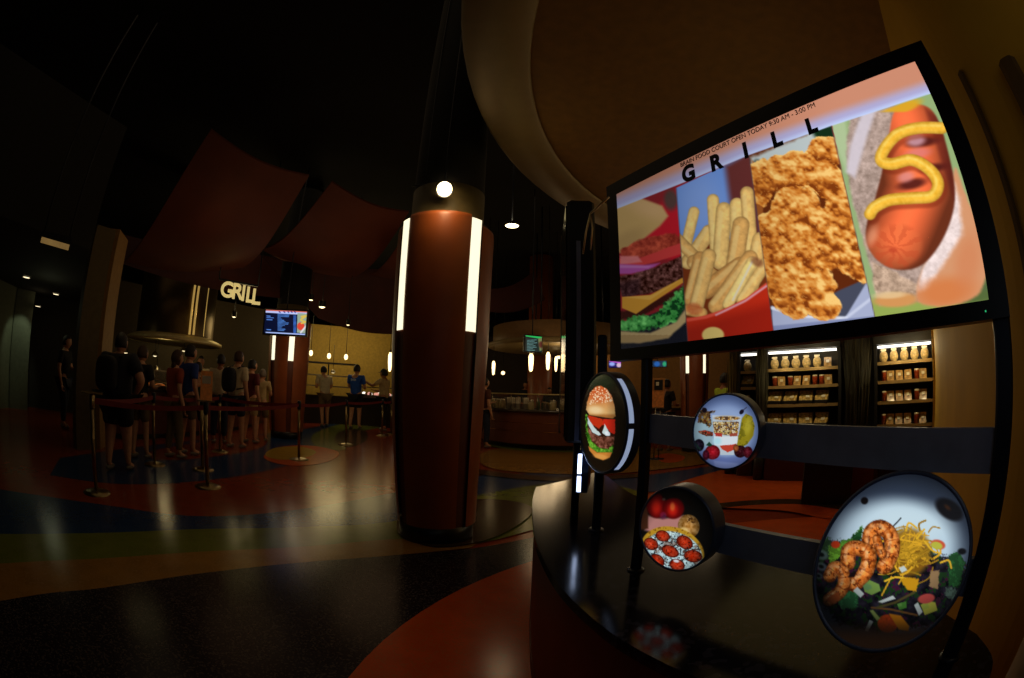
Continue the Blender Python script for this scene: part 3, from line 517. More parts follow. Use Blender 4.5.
def paint_parfait(p):
    X, Y = p.X, p.Y; p.put(np.ones_like(X), (100, 122, 176)); p.put(p.ell(330, 330, 200, 190, 0, 60)[0], (158, 182, 226)); p.put(p.poly([(90, 260), (240, 240), (240, 440), (90, 440)], 20), (158, 190, 190), .7)
    p.put(p.poly([(200, 500), (330, 520), (480, 500), (460, 600), (230, 600)], 14), (110, 128, 190)); p.put(p.poly([(240, 540), (420, 560), (380, 600), (250, 590)], 8), (140, 156, 214), .8)
    cup = p.poly([(230, 215), (440, 225), (420, 330), (408, 440), (385, 500), (290, 500), (245, 430)], 3); p.put(cup, (200, 214, 226)); p.put(p.poly([(243, 365), (412, 368), (408, 425), (340, 435), (246, 430)], 4), (236, 246, 255)); p.put(p.ell(265, 400, 30, 26, 0, 14)[0], (190, 240, 255), .9)
    gr = p.poly([(236, 262), (420, 262), (412, 352), (330, 360), (244, 345)], 3, 12); p.put(gr, (150, 120, 80)); sprinkle(p, gr, 260, (230, 250, 425, 365), [(230, 210, 160), (196, 150, 60), (60, 40, 30), (90, 84, 90), (210, 190, 130), (120, 70, 30), (240, 230, 200)], (5, 10), 2)
    tp = p.ell(335, 236, 96, 20, 0, 3)[0]; p.put(tp, (190, 190, 190)); tp = p.ell(335, 238, 84, 14, 0, 3)[0]; p.put(tp, (120, 90, 60)); sprinkle(p, tp, 90, (240, 218, 430, 256), [(220, 190, 120), (240, 220, 180), (80, 56, 40), (190, 130, 40)], (5, 9), 5)
    for q, c in [([(246, 340), (300, 345), (300, 368), (256, 366)], (190, 60, 50)), ([(350, 350), (412, 340), (408, 366), (360, 366)], (170, 80, 60)), ([(285, 432), (360, 428), (400, 418), (395, 460), (340, 480), (300, 460)], (206, 70, 50))]: p.put(p.poly(q, 3, 10), c)
    m = p.poly([(130, 200), (165, 160), (190, 190), (255, 180), (250, 195), (215, 205), (225, 280), (210, 305), (175, 275), (128, 270)], 3, 14); p.put(m, (96, 70, 40)); sprinkle(p, m, 70, (120, 170, 250, 300), [(150, 120, 60), (40, 34, 30), (120, 124, 130), (90, 40, 20)], (6, 12), 7); p.put(p.ell(175, 180, 18, 18, 0, 4)[0], (24, 16, 24))
    m = p.poly([(130, 330), (180, 322), (235, 335), (235, 365), (190, 366), (140, 345)], 3, 10); p.put(m, (96, 50, 34)); sprinkle(p, m, 22, (130, 320, 240, 365), [(170, 60, 40), (60, 30, 24), (150, 110, 80)], (6, 11), 8)
    pine = p.poly([(440, 240), (470, 205), (515, 225), (532, 290), (525, 360), (480, 425), (430, 450), (405, 430), (415, 370), (432, 300)], 4, 8); p.put(pine, (156, 142, 30)); p.put(pine*(fbm(X, Y, 28, 3) > .55), (112, 106, 22), .8); p.put(pine*p.ell(485, 290, 26, 60, 10, 16)[0], (196, 184, 60), .7)
    p.put(p.ell(440, 192, 20, 14, -50, 3)[0], (24, 18, 36)); p.put(p.line([(450, 180), (475, 160)], 6, 2)[0], (60, 60, 84))
    for (x, y, rx, ry, c) in [(232, 480, 54, 52, (150, 22, 34)), (135, 430, 38, 44, (26, 18, 34)), (185, 500, 24, 36, (80, 16, 36)), (430, 475, 44, 44, (50, 14, 22)), (485, 480, 34, 42, (96, 22, 36)), (400, 450, 20, 26, (150, 80, 40))]:
        m, e, a, b = p.ell(x, y, rx, ry, 0, 4); p.put(m, np.clip(c255(*c)*(1.35-.7*e)[..., None]+(fbm(X, Y, 9, int(x))[..., None]-.5)*.25, 0, 1))
    p.put(p.poly([(185, 430), (208, 405), (232, 430), (215, 440)], 4), (20, 60, 44)); p.put(p.poly([(100, 400), (130, 430), (160, 470), (110, 450)], 4), (30, 60, 50), .7)
    e = p.ell(330, 330, 260, 280, 0)[1]; p.C *= np.clip(1.12-e**3*.5, .35, 1)[..., None]
def paint_burger(p):
    X, Y = p.X, p.Y; p.put(np.ones_like(X), (22, 16, 8)); p.put(p.ell(180, 100, 90, 50, 0, 30)[0], (16, 34, 18), .9)
    bun = p.poly([(95, 265), (100, 220), (118, 165), (150, 128), (180, 122), (215, 140), (245, 180), (262, 235), (268, 300), (250, 316), (180, 306), (115, 295)], 4, 6); t = fbm(X, Y, 20, 3)
    sh = sstep((Y-120)/180)[..., None]; p.put(bun, c255(206, 96, 40)*(1-sh)+c255(226, 180, 112)*sh); p.put(bun*sstep((Y-280)/22), (160, 96, 40), .8); p.put(bun*p.ell(150, 265, 42, 22, 5, 14)[0], (250, 222, 170), .8)
    p.put(p.ell(175, 175, 60, 46, 0, 16)[0]*bun, (210, 92, 40), .6); sprinkle(p, bun, 90, (115, 130, 250, 235), [(250, 220, 180), (240, 196, 150)], (3.5, 6.5), 3, .6)
    p.put(p.poly([(100, 296), (268, 318), (262, 420), (180, 420), (110, 370)], 4), (46, 20, 12)); p.put(p.poly([(105, 296), (190, 318), (200, 345), (170, 375), (135, 355), (112, 330)], 3, 8), (196, 50, 20)); p.put(p.poly([(195, 320), (266, 320), (266, 408), (240, 400), (215, 370), (192, 350)], 3, 8), (206, 40, 22))
    for q in [[(100, 300), (118, 330), (150, 376), (185, 410), (170, 418), (130, 395), (104, 345)], [(205, 348), (225, 385), (236, 416), (212, 418), (190, 400)]]: p.put(p.poly(q, 3, 6), (206, 222, 220))
    p.put(p.ell(222, 404, 16, 12, 30, 4)[0], (240, 248, 255))
    m = p.poly([(100, 350), (130, 398), (180, 425), (262, 418), (258, 470), (225, 495), (175, 490), (125, 450), (105, 400)], 4, 12); t = fbm(X, Y, 13, 9)[..., None]; p.put(m, c255(110, 62, 46)+(t-.5)*c255(190, 140, 130))
    m = p.poly([(92, 285), (102, 290), (105, 385), (130, 455), (175, 490), (225, 497), (256, 470), (250, 520), (205, 520), (160, 515), (120, 490), (96, 420)], 3, 16, 5); t = fbm(X, Y, 14, 19)[..., None]; p.put(m, c255(70, 130, 30)+(t-.5)*c255(190, 220, 90))
    p.put(p.poly([(108, 478), (160, 516), (248, 515), (235, 545), (195, 562), (150, 545), (115, 505)], 4), (206, 130, 52)); p.put(p.ell(180, 540, 40, 14, 10, 8)[0], (240, 176, 90), .6)
    p.C *= np.clip(1.25-np.abs(X-165)/190., .3, 1)[..., None]
RIMM = mat('sign_rim', rgb(90, 106, 144), .32, .4)
def sign(nm, label, C, az, r, th, fn, strength, arm=None, panels=False, tilt=0.):
    d = Vector((math.sin(rad(az)), math.cos(rad(az)), 0)); rt = Vector((math.cos(rad(az)), -math.sin(rad(az)), 0)); C = Vector(C); d = d*math.cos(rad(tilt))-Z*math.sin(rad(tilt)); V = rt.cross(d)
    t = thing(nm, label, 'sign', tuple(C-Z*r)); M = Matrix((rt, V, -d)).transposed()   # local z looks to the viewer
    m = MB(); m.lathe([(r, -th), (r, -.006), (r*.995, 0), (r*.955, .003), (r*.945, -.004)], C, 72, M=M); m.build('rim', RIMM, t)
    m = MB(); m.lathe([(0, -th-.012), (r*.6, -th-.012), (r*.96, -th-.002), (r*1.0, -th)], C, 64, M=M); m.build('back_cover', BLK, t)
    nn = 200 if r*0+strength else 0; g = np.linspace(-1, 1, nn); a, b = np.meshgrid(g, g); ok = (a*a+b*b) <= 1.0
    pts_ = np.array(C-d*.0)[None, None, :]+np.array(rt)[None, None, :]*(a*r*.965)[..., None]+np.array(V)[None, None, :]*(b*r*.965)[..., None]
    pts_ = pts_+np.array(-d)*(-.004+.006*np.sqrt(np.clip(1-(a*a+b*b), 0, 1)))[..., None]
    picture_mesh('picture_face', pts_, ok, fn, picture_mat(nm+'_picture', strength, .2), t)
    if arm is not None:
        s0 = C+d*th; MB().tube([s0, s0+d*.02, Vector(arm)], [r*.32, r*.22, .02], 20).build('mounting_arm', SATIN, t)
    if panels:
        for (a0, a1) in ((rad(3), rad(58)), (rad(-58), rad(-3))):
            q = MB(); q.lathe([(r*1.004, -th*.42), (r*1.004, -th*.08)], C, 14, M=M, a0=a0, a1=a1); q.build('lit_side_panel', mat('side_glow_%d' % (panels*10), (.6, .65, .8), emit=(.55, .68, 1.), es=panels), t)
    return t
def on_ray(px, py, D): return Vector(A(px, py, D))
def dist_plane(px, py, off): p = on_plane(px, py, off=off); return math.hypot(p.x, p.y)
C = on_ray(725, 432, dist_plane(726, 432, .06)); dsy = (C-Vector((0, 0, H))).length
sign('round_food_sign', 'round lit sign showing a yogurt parfait cup with berries and pineapple', C, 50, 38/F*dsy, .05, zoomed(paint_parfait, 680, 385, 7.14), .72, arm=C+Vector((math.sin(rad(54)), math.cos(rad(54)), 0))*.10)
C = on_ray(675, 530, dist_plane(676, 530, .06)); dsy = (C-Vector((0, 0, H))).length
sign('round_food_sign', 'round lit sign showing a pepperoni pizza with tomatoes', C, 52, 44.5/F*dsy, .065, zoomed(paint_pizza, 630, 475, 6.164), .68, arm=C+Vector((math.sin(rad(55)), math.cos(rad(55)), 0))*.11)
C = on_ray(893, 564, dist_plane(893, 564, .06)); dsy = (C-Vector((0, 0, H))).length
sign('round_food_sign', 'largest round lit sign showing a shrimp salad with fried noodles', C, 57, 86.5/F*dsy, .045, zoomed(paint_salad, 800, 475, 3.768), .8, arm=C+Vector((math.sin(rad(59)), math.cos(rad(59)), 0))*.09, tilt=15)
# second post with the burger sign and a sign seen edge-on
p1 = Vector((*GC(596, 530), 0)); D1 = p1.length
st2 = thing('sign_post', 'thin black post at the far end of the counter holding the burger sign', 'post', (p1.x, p1.y, ZC))
MB().box((p1.x, p1.y, (ZC+1.55)/2), (.04, .04, 1.55-ZC), rad(-10), bev=.006).build('pole', BLKM, st2); MB().lathe([(.034, 0), (.034, .005), (.03, .008), (0, .008)], (p1.x, p1.y, ZC), 20).build('foot_plate', BLKM, st2)
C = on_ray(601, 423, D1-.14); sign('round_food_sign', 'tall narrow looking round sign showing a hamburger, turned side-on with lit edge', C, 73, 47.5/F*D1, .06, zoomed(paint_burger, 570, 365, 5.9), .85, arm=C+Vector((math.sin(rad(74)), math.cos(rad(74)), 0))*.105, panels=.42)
def paint_dull(p): p.put(np.ones_like(p.X), (60, 80, 110))
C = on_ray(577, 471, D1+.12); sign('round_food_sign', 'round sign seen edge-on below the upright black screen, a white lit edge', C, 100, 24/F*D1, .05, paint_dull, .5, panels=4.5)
# second, upright screen seen nearly from its edge
pA = Vector(A(562.5, 300, 2.5)); pB = Vector(A(567.5, 300, 1.98)); pA.z = pB.z = 0; zlo = Vector(A(578, 443, 2.0)).z; zhi = Vector(A(566, 236, 2.5)).z
t2 = thing('upright_screen', 'tall black screen housing seen almost edge-on left of the GRILL screen', 'screen', ((pA.x+pB.x)/2, (pA.y+pB.y)/2, zlo)); d = (pB-pA).normalized(); nn_ = Vector((d.y, -d.x, 0))
if nn_.x > 0: nn_ = -nn_
mid = (pA+pB)/2; zz = Vector((0, 0, (zlo+zhi)/2)); M = Matrix((d, -nn_, Z)).transposed()
MB().box(mid+zz-nn_*.065, ((pB-pA).length, .13, zhi-zlo), M=M, bev=.012).build('housing', mat('matte_black_case', rgb(10, 11, 16), .5), t2)
MB().box(mid+zz+nn_*.003, ((pB-pA).length*.93, .006, (zhi-zlo)*.95), M=M).build('glass_front', mat('dark_glass', rgb(8, 10, 16), .08, coat=1.), t2)
MB().box(Vector((pA.x, pA.y, 0))+zz+nn_*.004, (.012, .010, zhi-zlo), M=M).build('edge_sheen_strip', mat('polished_edge', rgb(150, 130, 90), .3, .9), t2)
MB().box(Vector((pB.x, pB.y, 0))+zz-Z*.1-nn_*.05+d*.003, (.006, .02, (zhi-zlo)*.8), M=M).build('edge_sheen_strip', SATIN, t2)  # pale strip put in for the bluish sheen on the housing
MB().tube([(pB.x+.06, pB.y+.03, ZC), (pB.x+.06, pB.y+.03, zlo+.05)], .018, 10).build('support_pole', BLKM, t2)
# ================================================================= BIG WOOD PILLAR WITH LIGHT STRIPS
def make_pillar(nm, label, c, sc_, rot, top=4.4, ring=True):
    t = thing(nm, label, 'pillar', (c[0], c[1], 0))
    def rr(z): return np.interp(z, [0, .3, 1.6, 2.75], [.318, .335, .398, .418])*sc_
    zs = [.16, .5, .9, 1.3, 1.7, 2.1, 2.5]; hw = .135
    sh = math.atan2(-c[1], -c[0])                              # direction towards the room's middle
    A1, A2 = sh+rot[0], sh+rot[1]
    MB().lathe([(rr(0)-.01, 0), (rr(.1), .01), (rr(.16), .16), (rr(.16)-.02, .17)], (c[0], c[1], 0), 48).build('base_ring', BLK, t)
    MB().lathe([(rr(.1)-.02, .1), (rr(1.3)-.03, 1.3), (rr(2.7)-.03, 2.74), (0, 2.74)], (c[0], c[1], 0), 48).build('core', mat('dark_core', rgb(30, 14, 8), .5), t)
    def shell(a0, a1, ztop, ro, nm_='wood_panel'):
        m = MB(); m.lathe([(rr(z)+ro, z) for z in zs+[ztop-.04]]+[(rr(ztop)+ro-.004, ztop-.01), (rr(ztop)+ro-.03, ztop)], (c[0], c[1], 0), 28, a0=a0, a1=a1)
        return m.build(nm_, WOOD, t)
    shell(A1+hw, A2-hw, 2.78, 0); shell(A2+hw, A2+2.0, 2.70, .018); shell(A1-2.0, A1-hw, 2.70, .018)
    for a in (A1, A2, A2+2.0+hw):
        zb = 1.78; m = MB(); m.lathe([(rr(z)+.004, z) for z in (zb, 2.1, 2.5, 2.74)], (c[0], c[1], 0), 6, a0=a-hw*.97, a1=a+hw*.97); m.build('light_strip', WHITEL, t)
        m = MB(); m.lathe([(rr(z)-.004, z) for z in (.16, 1., zb)], (c[0], c[1], 0), 4, a0=a-hw, a1=a+hw); m.build('strip_channel', WOODD, t)
    MB().lathe([(.335*sc_, 2.74), (.335*sc_, 3.08), (0, 3.08)], (c[0], c[1], 0), 40).build('neck', mat('tan_neck', rgb(96, 84, 50), .6), t); MB().lathe([(.33*sc_, 3.08), (.33*sc_, top), (0, top)], (c[0], c[1], 0), 40).build('upper_column', mat('unlit_column_black', rgb(12, 11, 11), .9), t)  # upper neck coloured black to paint in the dark above the spotlight
    return t
az0 = -9.1; pc = pol(az0, 3.93)
pa = math.radians
make_pillar('pillar', 'large round wood-clad pillar with glowing vertical light strips, nearest one', pc, 1., (-rad(57), rad(37)), 6.1)
# spotlight clipped before the neck and a small fixture beside it
L1 = Vector(A(444.5, 189, 3.42)); sp = thing('spotlight', 'round glowing ceiling spotlight in front of the near pillar neck', 'light', (L1.x, L1.y, L1.z))
dv = (Vector((0, 0, H))-L1).normalized(); q = Matrix((Z.cross(dv).normalized(), dv.cross(Z.cross(dv).normalized()), dv)).transposed()
MB().lathe([(.072, -.16), (.078, -.02), (.078, 0), (.068, 0), (.062, -.012)], L1, 28, M=q).build('housing', BLK, sp)
MB().lathe([(0, -.005), (.062, -.010)], L1, 28, M=q).build('lens', mat('bright_lens', (1, .9, .6), emit=(1., .80, .42), es=9.), sp)
MB().tube([L1-dv*.15, L1-dv*.15+Z*.25, (L1.x, L1.y, 6.1)], .008, 8).build('stem', BLKM, sp)
L2 = Vector(A(512, 226, 7.2)); sp2 = thing('spotlight', 'smaller glowing round downlight right of the near pillar', 'light', tuple(L2))
MB().lathe([(.125, .05), (.125, 0), (.115, 0), (.11, .01)], L2, 28).build('housing', BLK, sp2); MB().lathe([(0, -.012), (.11, .004)], L2, 28).build('lens', MATS['bright_lens'], sp2); MB().tube([L2+Z*.04, (L2.x, L2.y, 6.2)], .012, 6).build('stem', BLKM, sp2)
fx = Vector(A(423, 180, 3.7)); f3 = thing('wall_fixture', 'small dark angular bracket hanging left of the near spotlight', 'fixture', tuple(fx)); MB().tube([A(412, 186, 3.7), A(427, 184, 3.7), A(427, 170, 3.7), (fx.x, fx.y, 6.15)], .007, 6).build('bracket_arm', BLKM, f3)
# ================================================================= FAR PILLAR, MENU SCREEN, GRILL LETTERS
p2c = pol(-28.3, 11.0); P2 = make_pillar('pillar', 'wood-clad pillar behind the hanging menu screen in the grill queue', (p2c[0], p2c[1]), 1.2, (-rad(52), rad(6)), 6.1)
def paint_menu(p):
    X, Y = p.X, p.Y; p.put(np.ones_like(X), (6, 14, 44)); p.put(sstep((162-Y+ (X-160)*.06)/6), (216, 110, 90)); p.put(sstep((Y-158-(X-160)*.05)/5)*sstep((192-Y+(X-160)*.06)/5), (190, 200, 250))
    p.put(p.poly([(160, 480), (800, 510), (800, 545), (160, 500)], 3), (170, 190, 250)); p.put(p.poly([(640, 195), (790, 205), (780, 505), (630, 490)], 3), (150, 170, 150)); p.put(p.ell(690, 395, 55, 60, 10, 8)[0], (220, 70, 50)); p.put(p.line(spl([(700, 250), (770, 240), (690, 300), (760, 330), (700, 350)], 5), 24, 5)[0], (220, 190, 80)); p.put(p.line([(690, 490), (780, 380)], 26, 5)[0], (220, 220, 225))
    rs = np.random.RandomState(2)
    for i, y in enumerate(range(210, 470, 19)):
        w_ = [170, 165, 160, 40, 60, 90, 110, 160, 150, 100, 60, 50, 110, 90][i]; p.put(p.line([(345, y), (345+w_, y+2)], 11, 3)[0]*(.6+.4*fbm(X, Y, 9, i)), (90, 150, 240)); p.put(p.line([(582, y+30), (615, y+31)], 11, 3)[0]*.9, (70, 130, 240))
    for y, w_ in ((240, 50), (265, 100), (295, 80), (445, 60)): p.put(p.line([(178, y), (178+w_, y+4)], 11, 3)[0], (90, 140, 230))
    for x in (365, 435, 495, 545, 595): p.put(p.line([(x, 176), (x+14, 186)], 16, 3)[0], (20, 40, 120))
def hung_screen(label, corners, D, fn, strength, zoomk, rodz=6.2):
    TLc, TRc, BRc, BLc = corners; a0 = az_el(*TLc)[0]; a1 = az_el(*TRc)[0]; q0 = Vector(pol(a0, D[0])); q1 = Vector(pol(a1, D[1]))
    ztp = (A(*TLc, D[0])[2]+A(*TRc, D[1])[2])/2; zbt = (A(*BLc, D[0])[2]+A(*BRc, D[1])[2])/2; u = (q1-q0); Wd = u.length; u.normalize(); n_ = Vector((u.y, -u.x, 0)); Hh = ztp-zbt; cc = (q0+q1)/2+Z*(ztp+zbt)/2
    if n_.dot(cc) > 0: n_ = -n_
    t = thing('menu_screen', label, 'screen', (cc.x, cc.y, zbt)); M = Matrix((u, -n_, Z)).transposed(); b_ = .045*Hh/.5
    m = MB(); m.box(cc-n_*.04, (Wd, .07, Hh), M=M, bev=.01); m.build('housing', BLK, t)
    g = np.linspace(-1, 1, 90); h_ = np.linspace(-1, 1, 54); a, b = np.meshgrid(g, h_); pts_ = np.array(cc+n_*.002)[None, None, :]+np.array(u)[None, None, :]*(a*(Wd/2-b_*.8))[..., None]+np.array(Z)[None, None, :]*(b*(Hh/2-b_*.8))[..., None]
    picture_mesh('screen', pts_, np.ones(a.shape, bool), zoomed(fn, *zoomk), picture_mat('screen_picture_small', strength), t)
    MB().tube([cc+Z*Hh*.3-n_*.06, Vector((cc.x, cc.y, rodz))-n_*.06], .012, 8).build('hanging_rod', BLKM, t)
    return t
hung_screen('hanging menu screen with blue lists and a hot dog picture, before the far wood pillar', ((264.5, 307.5), (309, 310), (308, 337), (264, 335)), (10.0, 9.7), paint_menu, 1.0, (255, 300, 15.06))
gs = Vector(pol(-35.6, 9.8)); gl = thing('letter_sign', 'glowing cream letters GRILL hung above the kitchen', 'sign', (gs.x, gs.y, 3.15))
IV = mat('ivory_letter_face', rgb(230, 210, 150), .5, emit=rgb(214, 190, 120), es=.8)
for ch, x, yb, hp in [('G', 219.5, 296, 15), ('R', 231, 298, 15), ('I', 240.3, 300, 15), ('L', 244.8, 301.5, 15), ('L', 250.8, 303.5, 15)]:
    D = 9.7; b0 = Vector(A(x, yb, D)); b1 = Vector(A(x, yb-hp, D)); hgt = (b1-b0).length; u_ = Vector((math.cos(rad(35.6)), math.sin(rad(35.6)), 0)); n_ = u_.cross(Z)
    text_mesh('letter', ch, hgt/.70, frame4(u_, Z, n_, b0), IV, gl, thick=.010, ext=.03, sx=.92)
ra, rb = A(219, 279, 9.82), A(258, 286, 9.82); MB().bar(ra, rb, .04, .04).build('mounting_rail', BLKM, gl)
for q_ in (ra, rb): MB().tube([q_, (q_[0], q_[1], 6.2)], .015, 6).build('hanging_rod', BLKM, gl)
# ================================================================= CEILING CANOPIES
CAN = mat('red_canopy', rgb(104, 48, 24), .7, noise=.15, scale=1.5)
def canopy(nm, label, tl, tr, br, bl, D, sag, m=CAN, th=.03):
    P4 = [Vector(A(*p, d_)) for p, d_ in zip((tl, tr, br, bl), D)]
    def fn(u, v): q = (P4[0]*(1-u)+P4[1]*u)*(1-v)+(P4[3]*(1-u)+P4[2]*u)*v; return q+Z*sag*math.sin(PI*v)*1.-Z*.15*math.sin(PI*u)
    mb = MB(); mb.grid(fn, 16, 16); mb.grid(lambda u, v: fn(1-u, v)+Z*th, 16, 16); o = mb.build(nm, m)
    return tag(o, label, 'ceiling panel')
canopy('canopy_panel', 'dark red curved ceiling panel, larger one above the grill sign', (211, 130), (309, 176), (243, 268), (125, 262), (6.5, 7.6, 10.4, 9.6), -.35)
canopy('canopy_panel', 'dark red curved ceiling panel between the larger panel and the near pillar', (332, 182), (409, 212), (352, 278), (262, 250), (7.8, 9.0, 11.6, 10.6), -.3)
canopy('canopy_panel', 'narrow dark red ceiling panel edge just left of the near pillar', (402, 240), (440, 236), (440, 276), (368, 274), (9., 9.6, 12., 11.6), -.2)
VAL = mat('red_valance', rgb(74, 26, 14), .6, noise=.2, scale=2.)
canopy('valance_panel', 'dark red vertical valance hung above the kitchen opening', (124, 236), (255, 250), (300, 300), (117, 262), (10.2, 10.8, 11.0, 10.2), .0, VAL)
canopy('valance_panel', 'dark red valance between the menu screen and the near pillar', (262, 256), (402, 270), (402, 334), (318, 318), (12., 12.6, 13.4, 12.4), .0, VAL)
canopy('valance_panel', 'dim red sloped fascia right of the near pillar', (490, 290), (534, 272), (545, 300), (490, 312), (12., 12.6, 12.2, 11.8), .0, VAL)
# ================================================================= KITCHEN AT THE LEFT
def awall(name, az0_, az1_, D0, D1_, z0, z1, m, th=.12): a = pol(az0_, D0); b = pol(az1_, D1_); return wall(name, a[:2], b[:2], z0, z1, m, th)
KW = mat('kitchen_wall', rgb(74, 60, 34), .7); awall('wall_kitchen', -53, -31, 13.5, 15.5, 0, 3.6, KW); awall('wall_grill_back', -31, -13.4, 18, 18.5, 0, 3.6, mat('yellow_wall', rgb(200, 164, 74), .7))
awall('wall_kitchen_side', -57, -54.2, 7.6, 7.7, 0, 3.35, mat('dim_olive_wall', rgb(96, 80, 44), .7), .25); awall('wall_kitchen_end', -54.1, -52.6, 7.7, 8.3, 0, 3.4, mat('tan_trim_paint', rgb(150, 110, 50), .7), .2)
awall('wall_hallway', -90, -66.5, 8.5, 12.5, 0, 2.76, mat('grey_green_wall', rgb(96, 100, 80), .7)); awall('wall_hall_end', -66.4, -57, 13.5, 12.8, 0, 2.76, mat('dark_hall', rgb(44, 40, 32), .8)); awall('wall_hall_return', -66.5, -63.8, 12.4, 12.4, 0, 2.75, MATS['grey_green_wall'])
hc = MB(); hc.add([pol(-92, 6, 2.76), pol(-57, 6.6, 2.76), pol(-57, 14, 2.76), pol(-92, 14, 2.76)], [(0, 3, 2, 1)]); hc.add([pol(-92, 6, 2.76), pol(-57, 6.6, 2.76), pol(-57, 6.6, 4.6), pol(-92, 6, 4.6)], [(0, 1, 2, 3)]); hc.build('ceiling_hallway', mat('hall_ceiling', rgb(26, 24, 20), .9), kind='structure')
for px, py, w_, lb in [(26.5, 277, 9, 'upper left recessed hallway ceiling light'), (56, 294, 8, 'second recessed hallway ceiling light, right of the first'), (38, 306, 6, 'whitest recessed light at the hallway wall')]:
    q = Vector(G(px, py, 2.75)+(2.75,)) if px != 38 else Vector(A(px, py, 12.1)); t = thing('ceiling_light', lb, 'light', tuple(q)); MB().lathe([(.13, 0), (.13, -.012), (.10, -.014), (.10, 0)], q, 20).build('trim_ring', STEEL, t); MB().lathe([(.10, -.008), (0, -.016)], q, 20).build('lamp_disc', mat('warm_white_lamp', (1, .9, .7), emit=(1., .82, .5), es=1.8), t)
q = Vector(A(55, 243, 5.9)); t = thing('cove_light', 'blurred amber glowing strip fixture on the dark ceiling above the hallway', 'light', tuple(q)); u_ = Vector((math.cos(rad(60)), math.sin(rad(60)), 0)); MB().bar(q-u_*.24+Z*.05, q+u_*.24+Z*.05, .1, .10).build('housing', BLK, t); MB().bar(q-u_*.22-Z*.01+Vector((.9, -.45, 0))*.06, q+u_*.22-Z*.03+Vector((.9, -.45, 0))*.06, .02, .065).build('lamp_strip', mat('amber_lamp', (1, .6, .3), emit=(.9, .52, .16), es=.15, noise=.9, scale=4), t)
for k_ in (-.2, .2): MB().tube([q+u_*k_, (q.x+u_.x*k_, q.y+u_.y*k_, 6.2)], .012, 6).build('hanging_rod', BLKM, t)
# stainless hood drum
hcx = pol(-43.6, 11.6); hd = thing('extractor_hood', 'large curved stainless steel drum hood above the grill kitchen', 'hood', (hcx[0], hcx[1], 1.95))
STR = mat('hood_steel', rgb(96, 78, 48), .36, .8, noise=.1); MB().lathe([(1.05, 2.12), (1.05, 3.75), (0, 3.75)], (hcx[0], hcx[1], 0), 64).build('drum', STR, hd)
MB().lathe([(1.25, 1.97), (1.30, 1.98), (1.30, 2.05), (1.05, 2.14)], (hcx[0], hcx[1], 0), 64).build('rim', mat('hood_rim', rgb(220, 200, 140), .35, .4), hd); MB().lathe([(0, 2.0), (1.27, 1.99)], (hcx[0], hcx[1], 0), 48).build('underside', mat('hood_under', rgb(120, 110, 70), .5, .5), hd)
MB().tube([(hcx[0], hcx[1], 3.7), (hcx[0], hcx[1], 6.2)], .3, 24).build('duct', STR, hd)
for i, az_ in enumerate([-41.05, -41.6, -42.15, -39.7, -43.1]):
    a_ = Vector(pol(az_, 10.52+.05*i)); 
    o = MB().tube([(a_.x, a_.y, 2.15), (a_.x, a_.y, 3.25)], .026 if i < 3 else .010, 8).build('reflection_streak', mat('streak_glow', rgb(230, 196, 120), .2, 1., emit=rgb(210, 170, 90), es=.5), hd)  # glowing tubes stand in for light streaks reflected on the drum
# serving counter of the grill: base, worktop, sneeze guard, heat lamps
ck = thing('service_counter', 'long dark wood service counter of the grill behind the queue', 'counter', pol(-44, 10.0)); cpts = [pol(a_, d_)[:2] for a_, d_ in [(-56, 9.2), (-50, 8.9), (-44, 9.5), (-38, 10.7), (-33.6, 12.3), (-31, 14.6)]]
def ribbon(pts_, off_): 
    out = []
    for i, p in enumerate(pts_): a_ = Vector((*pts_[max(i-1, 0)], 0)); b_ = Vector((*pts_[min(i+1, len(pts_)-1)], 0)); t_ = (b_-a_).normalized(); out.append((p[0]-t_.y*off_, p[1]+t_.x*off_))
    return out
sp_ = spl(cpts, 5); MB().prism(sp_+ribbon(sp_, .7)[::-1], .1, .90).build('front_panel', WOODD, ck); MB().prism(ribbon(sp_, -.05)+ribbon(sp_, .75)[::-1], .90, .95).build('worktop', mat('worktop_stone', rgb(60, 50, 40), .2, coat=.4), ck); MB().prism(ribbon(sp_, .05)+ribbon(sp_, .6)[::-1], .0, .1).build('toe_kick', BLK, ck)
bk = thing('service_counter', 'dark counter with lit food bar beside the yellow wall', 'counter', pol(-22, 16)); bpt = spl([pol(a_, d_)[:2] for a_, d_ in [(-27, 15.2), (-22, 15.6), (-17, 15.4), (-13.6, 14.6)]], 5)
MB().prism(bpt+ribbon(bpt, .8)[::-1], .0, .9).build('front_panel', mat('dark_front_panel', rgb(40, 22, 18), .5), bk); MB().prism(ribbon(bpt, -.05)+ribbon(bpt, .85)[::-1], .9, .95).build('worktop', MATS['worktop_stone'], bk)
GLS = mat('clear_guard_glass', (.9, .95, .95), .05, trans=.9, alpha=.25)
def guard(name, lb, p0_, p1_, z0, z1):
    t = thing(name, lb, 'glass guard', (p0_[0], p0_[1], z0)); a_ = Vector((*p0_[:2], 0)); b_ = Vector((*p1_[:2], 0)); m = MB(); m.bar(a_+Z*(z0+z1)/2, b_+Z*(z0+z1)/2, .012, z1-z0); m.build('glass_pane', GLS, t)
    for q_ in (a_, (a_+b_)/2, b_): MB().tube([q_+Z*z0, q_+Z*(z1+.02)], .015, 8).build('post', STEEL, t)
    MB().bar(a_+Z*z1, b_+Z*z1, .03, .03).build('top_rail', STEEL, t); return t
guard('sneeze_guard', 'clear sneeze guard on the grill service counter', pol(-46, 9.6), pol(-37, 11.3), .95, 1.3)
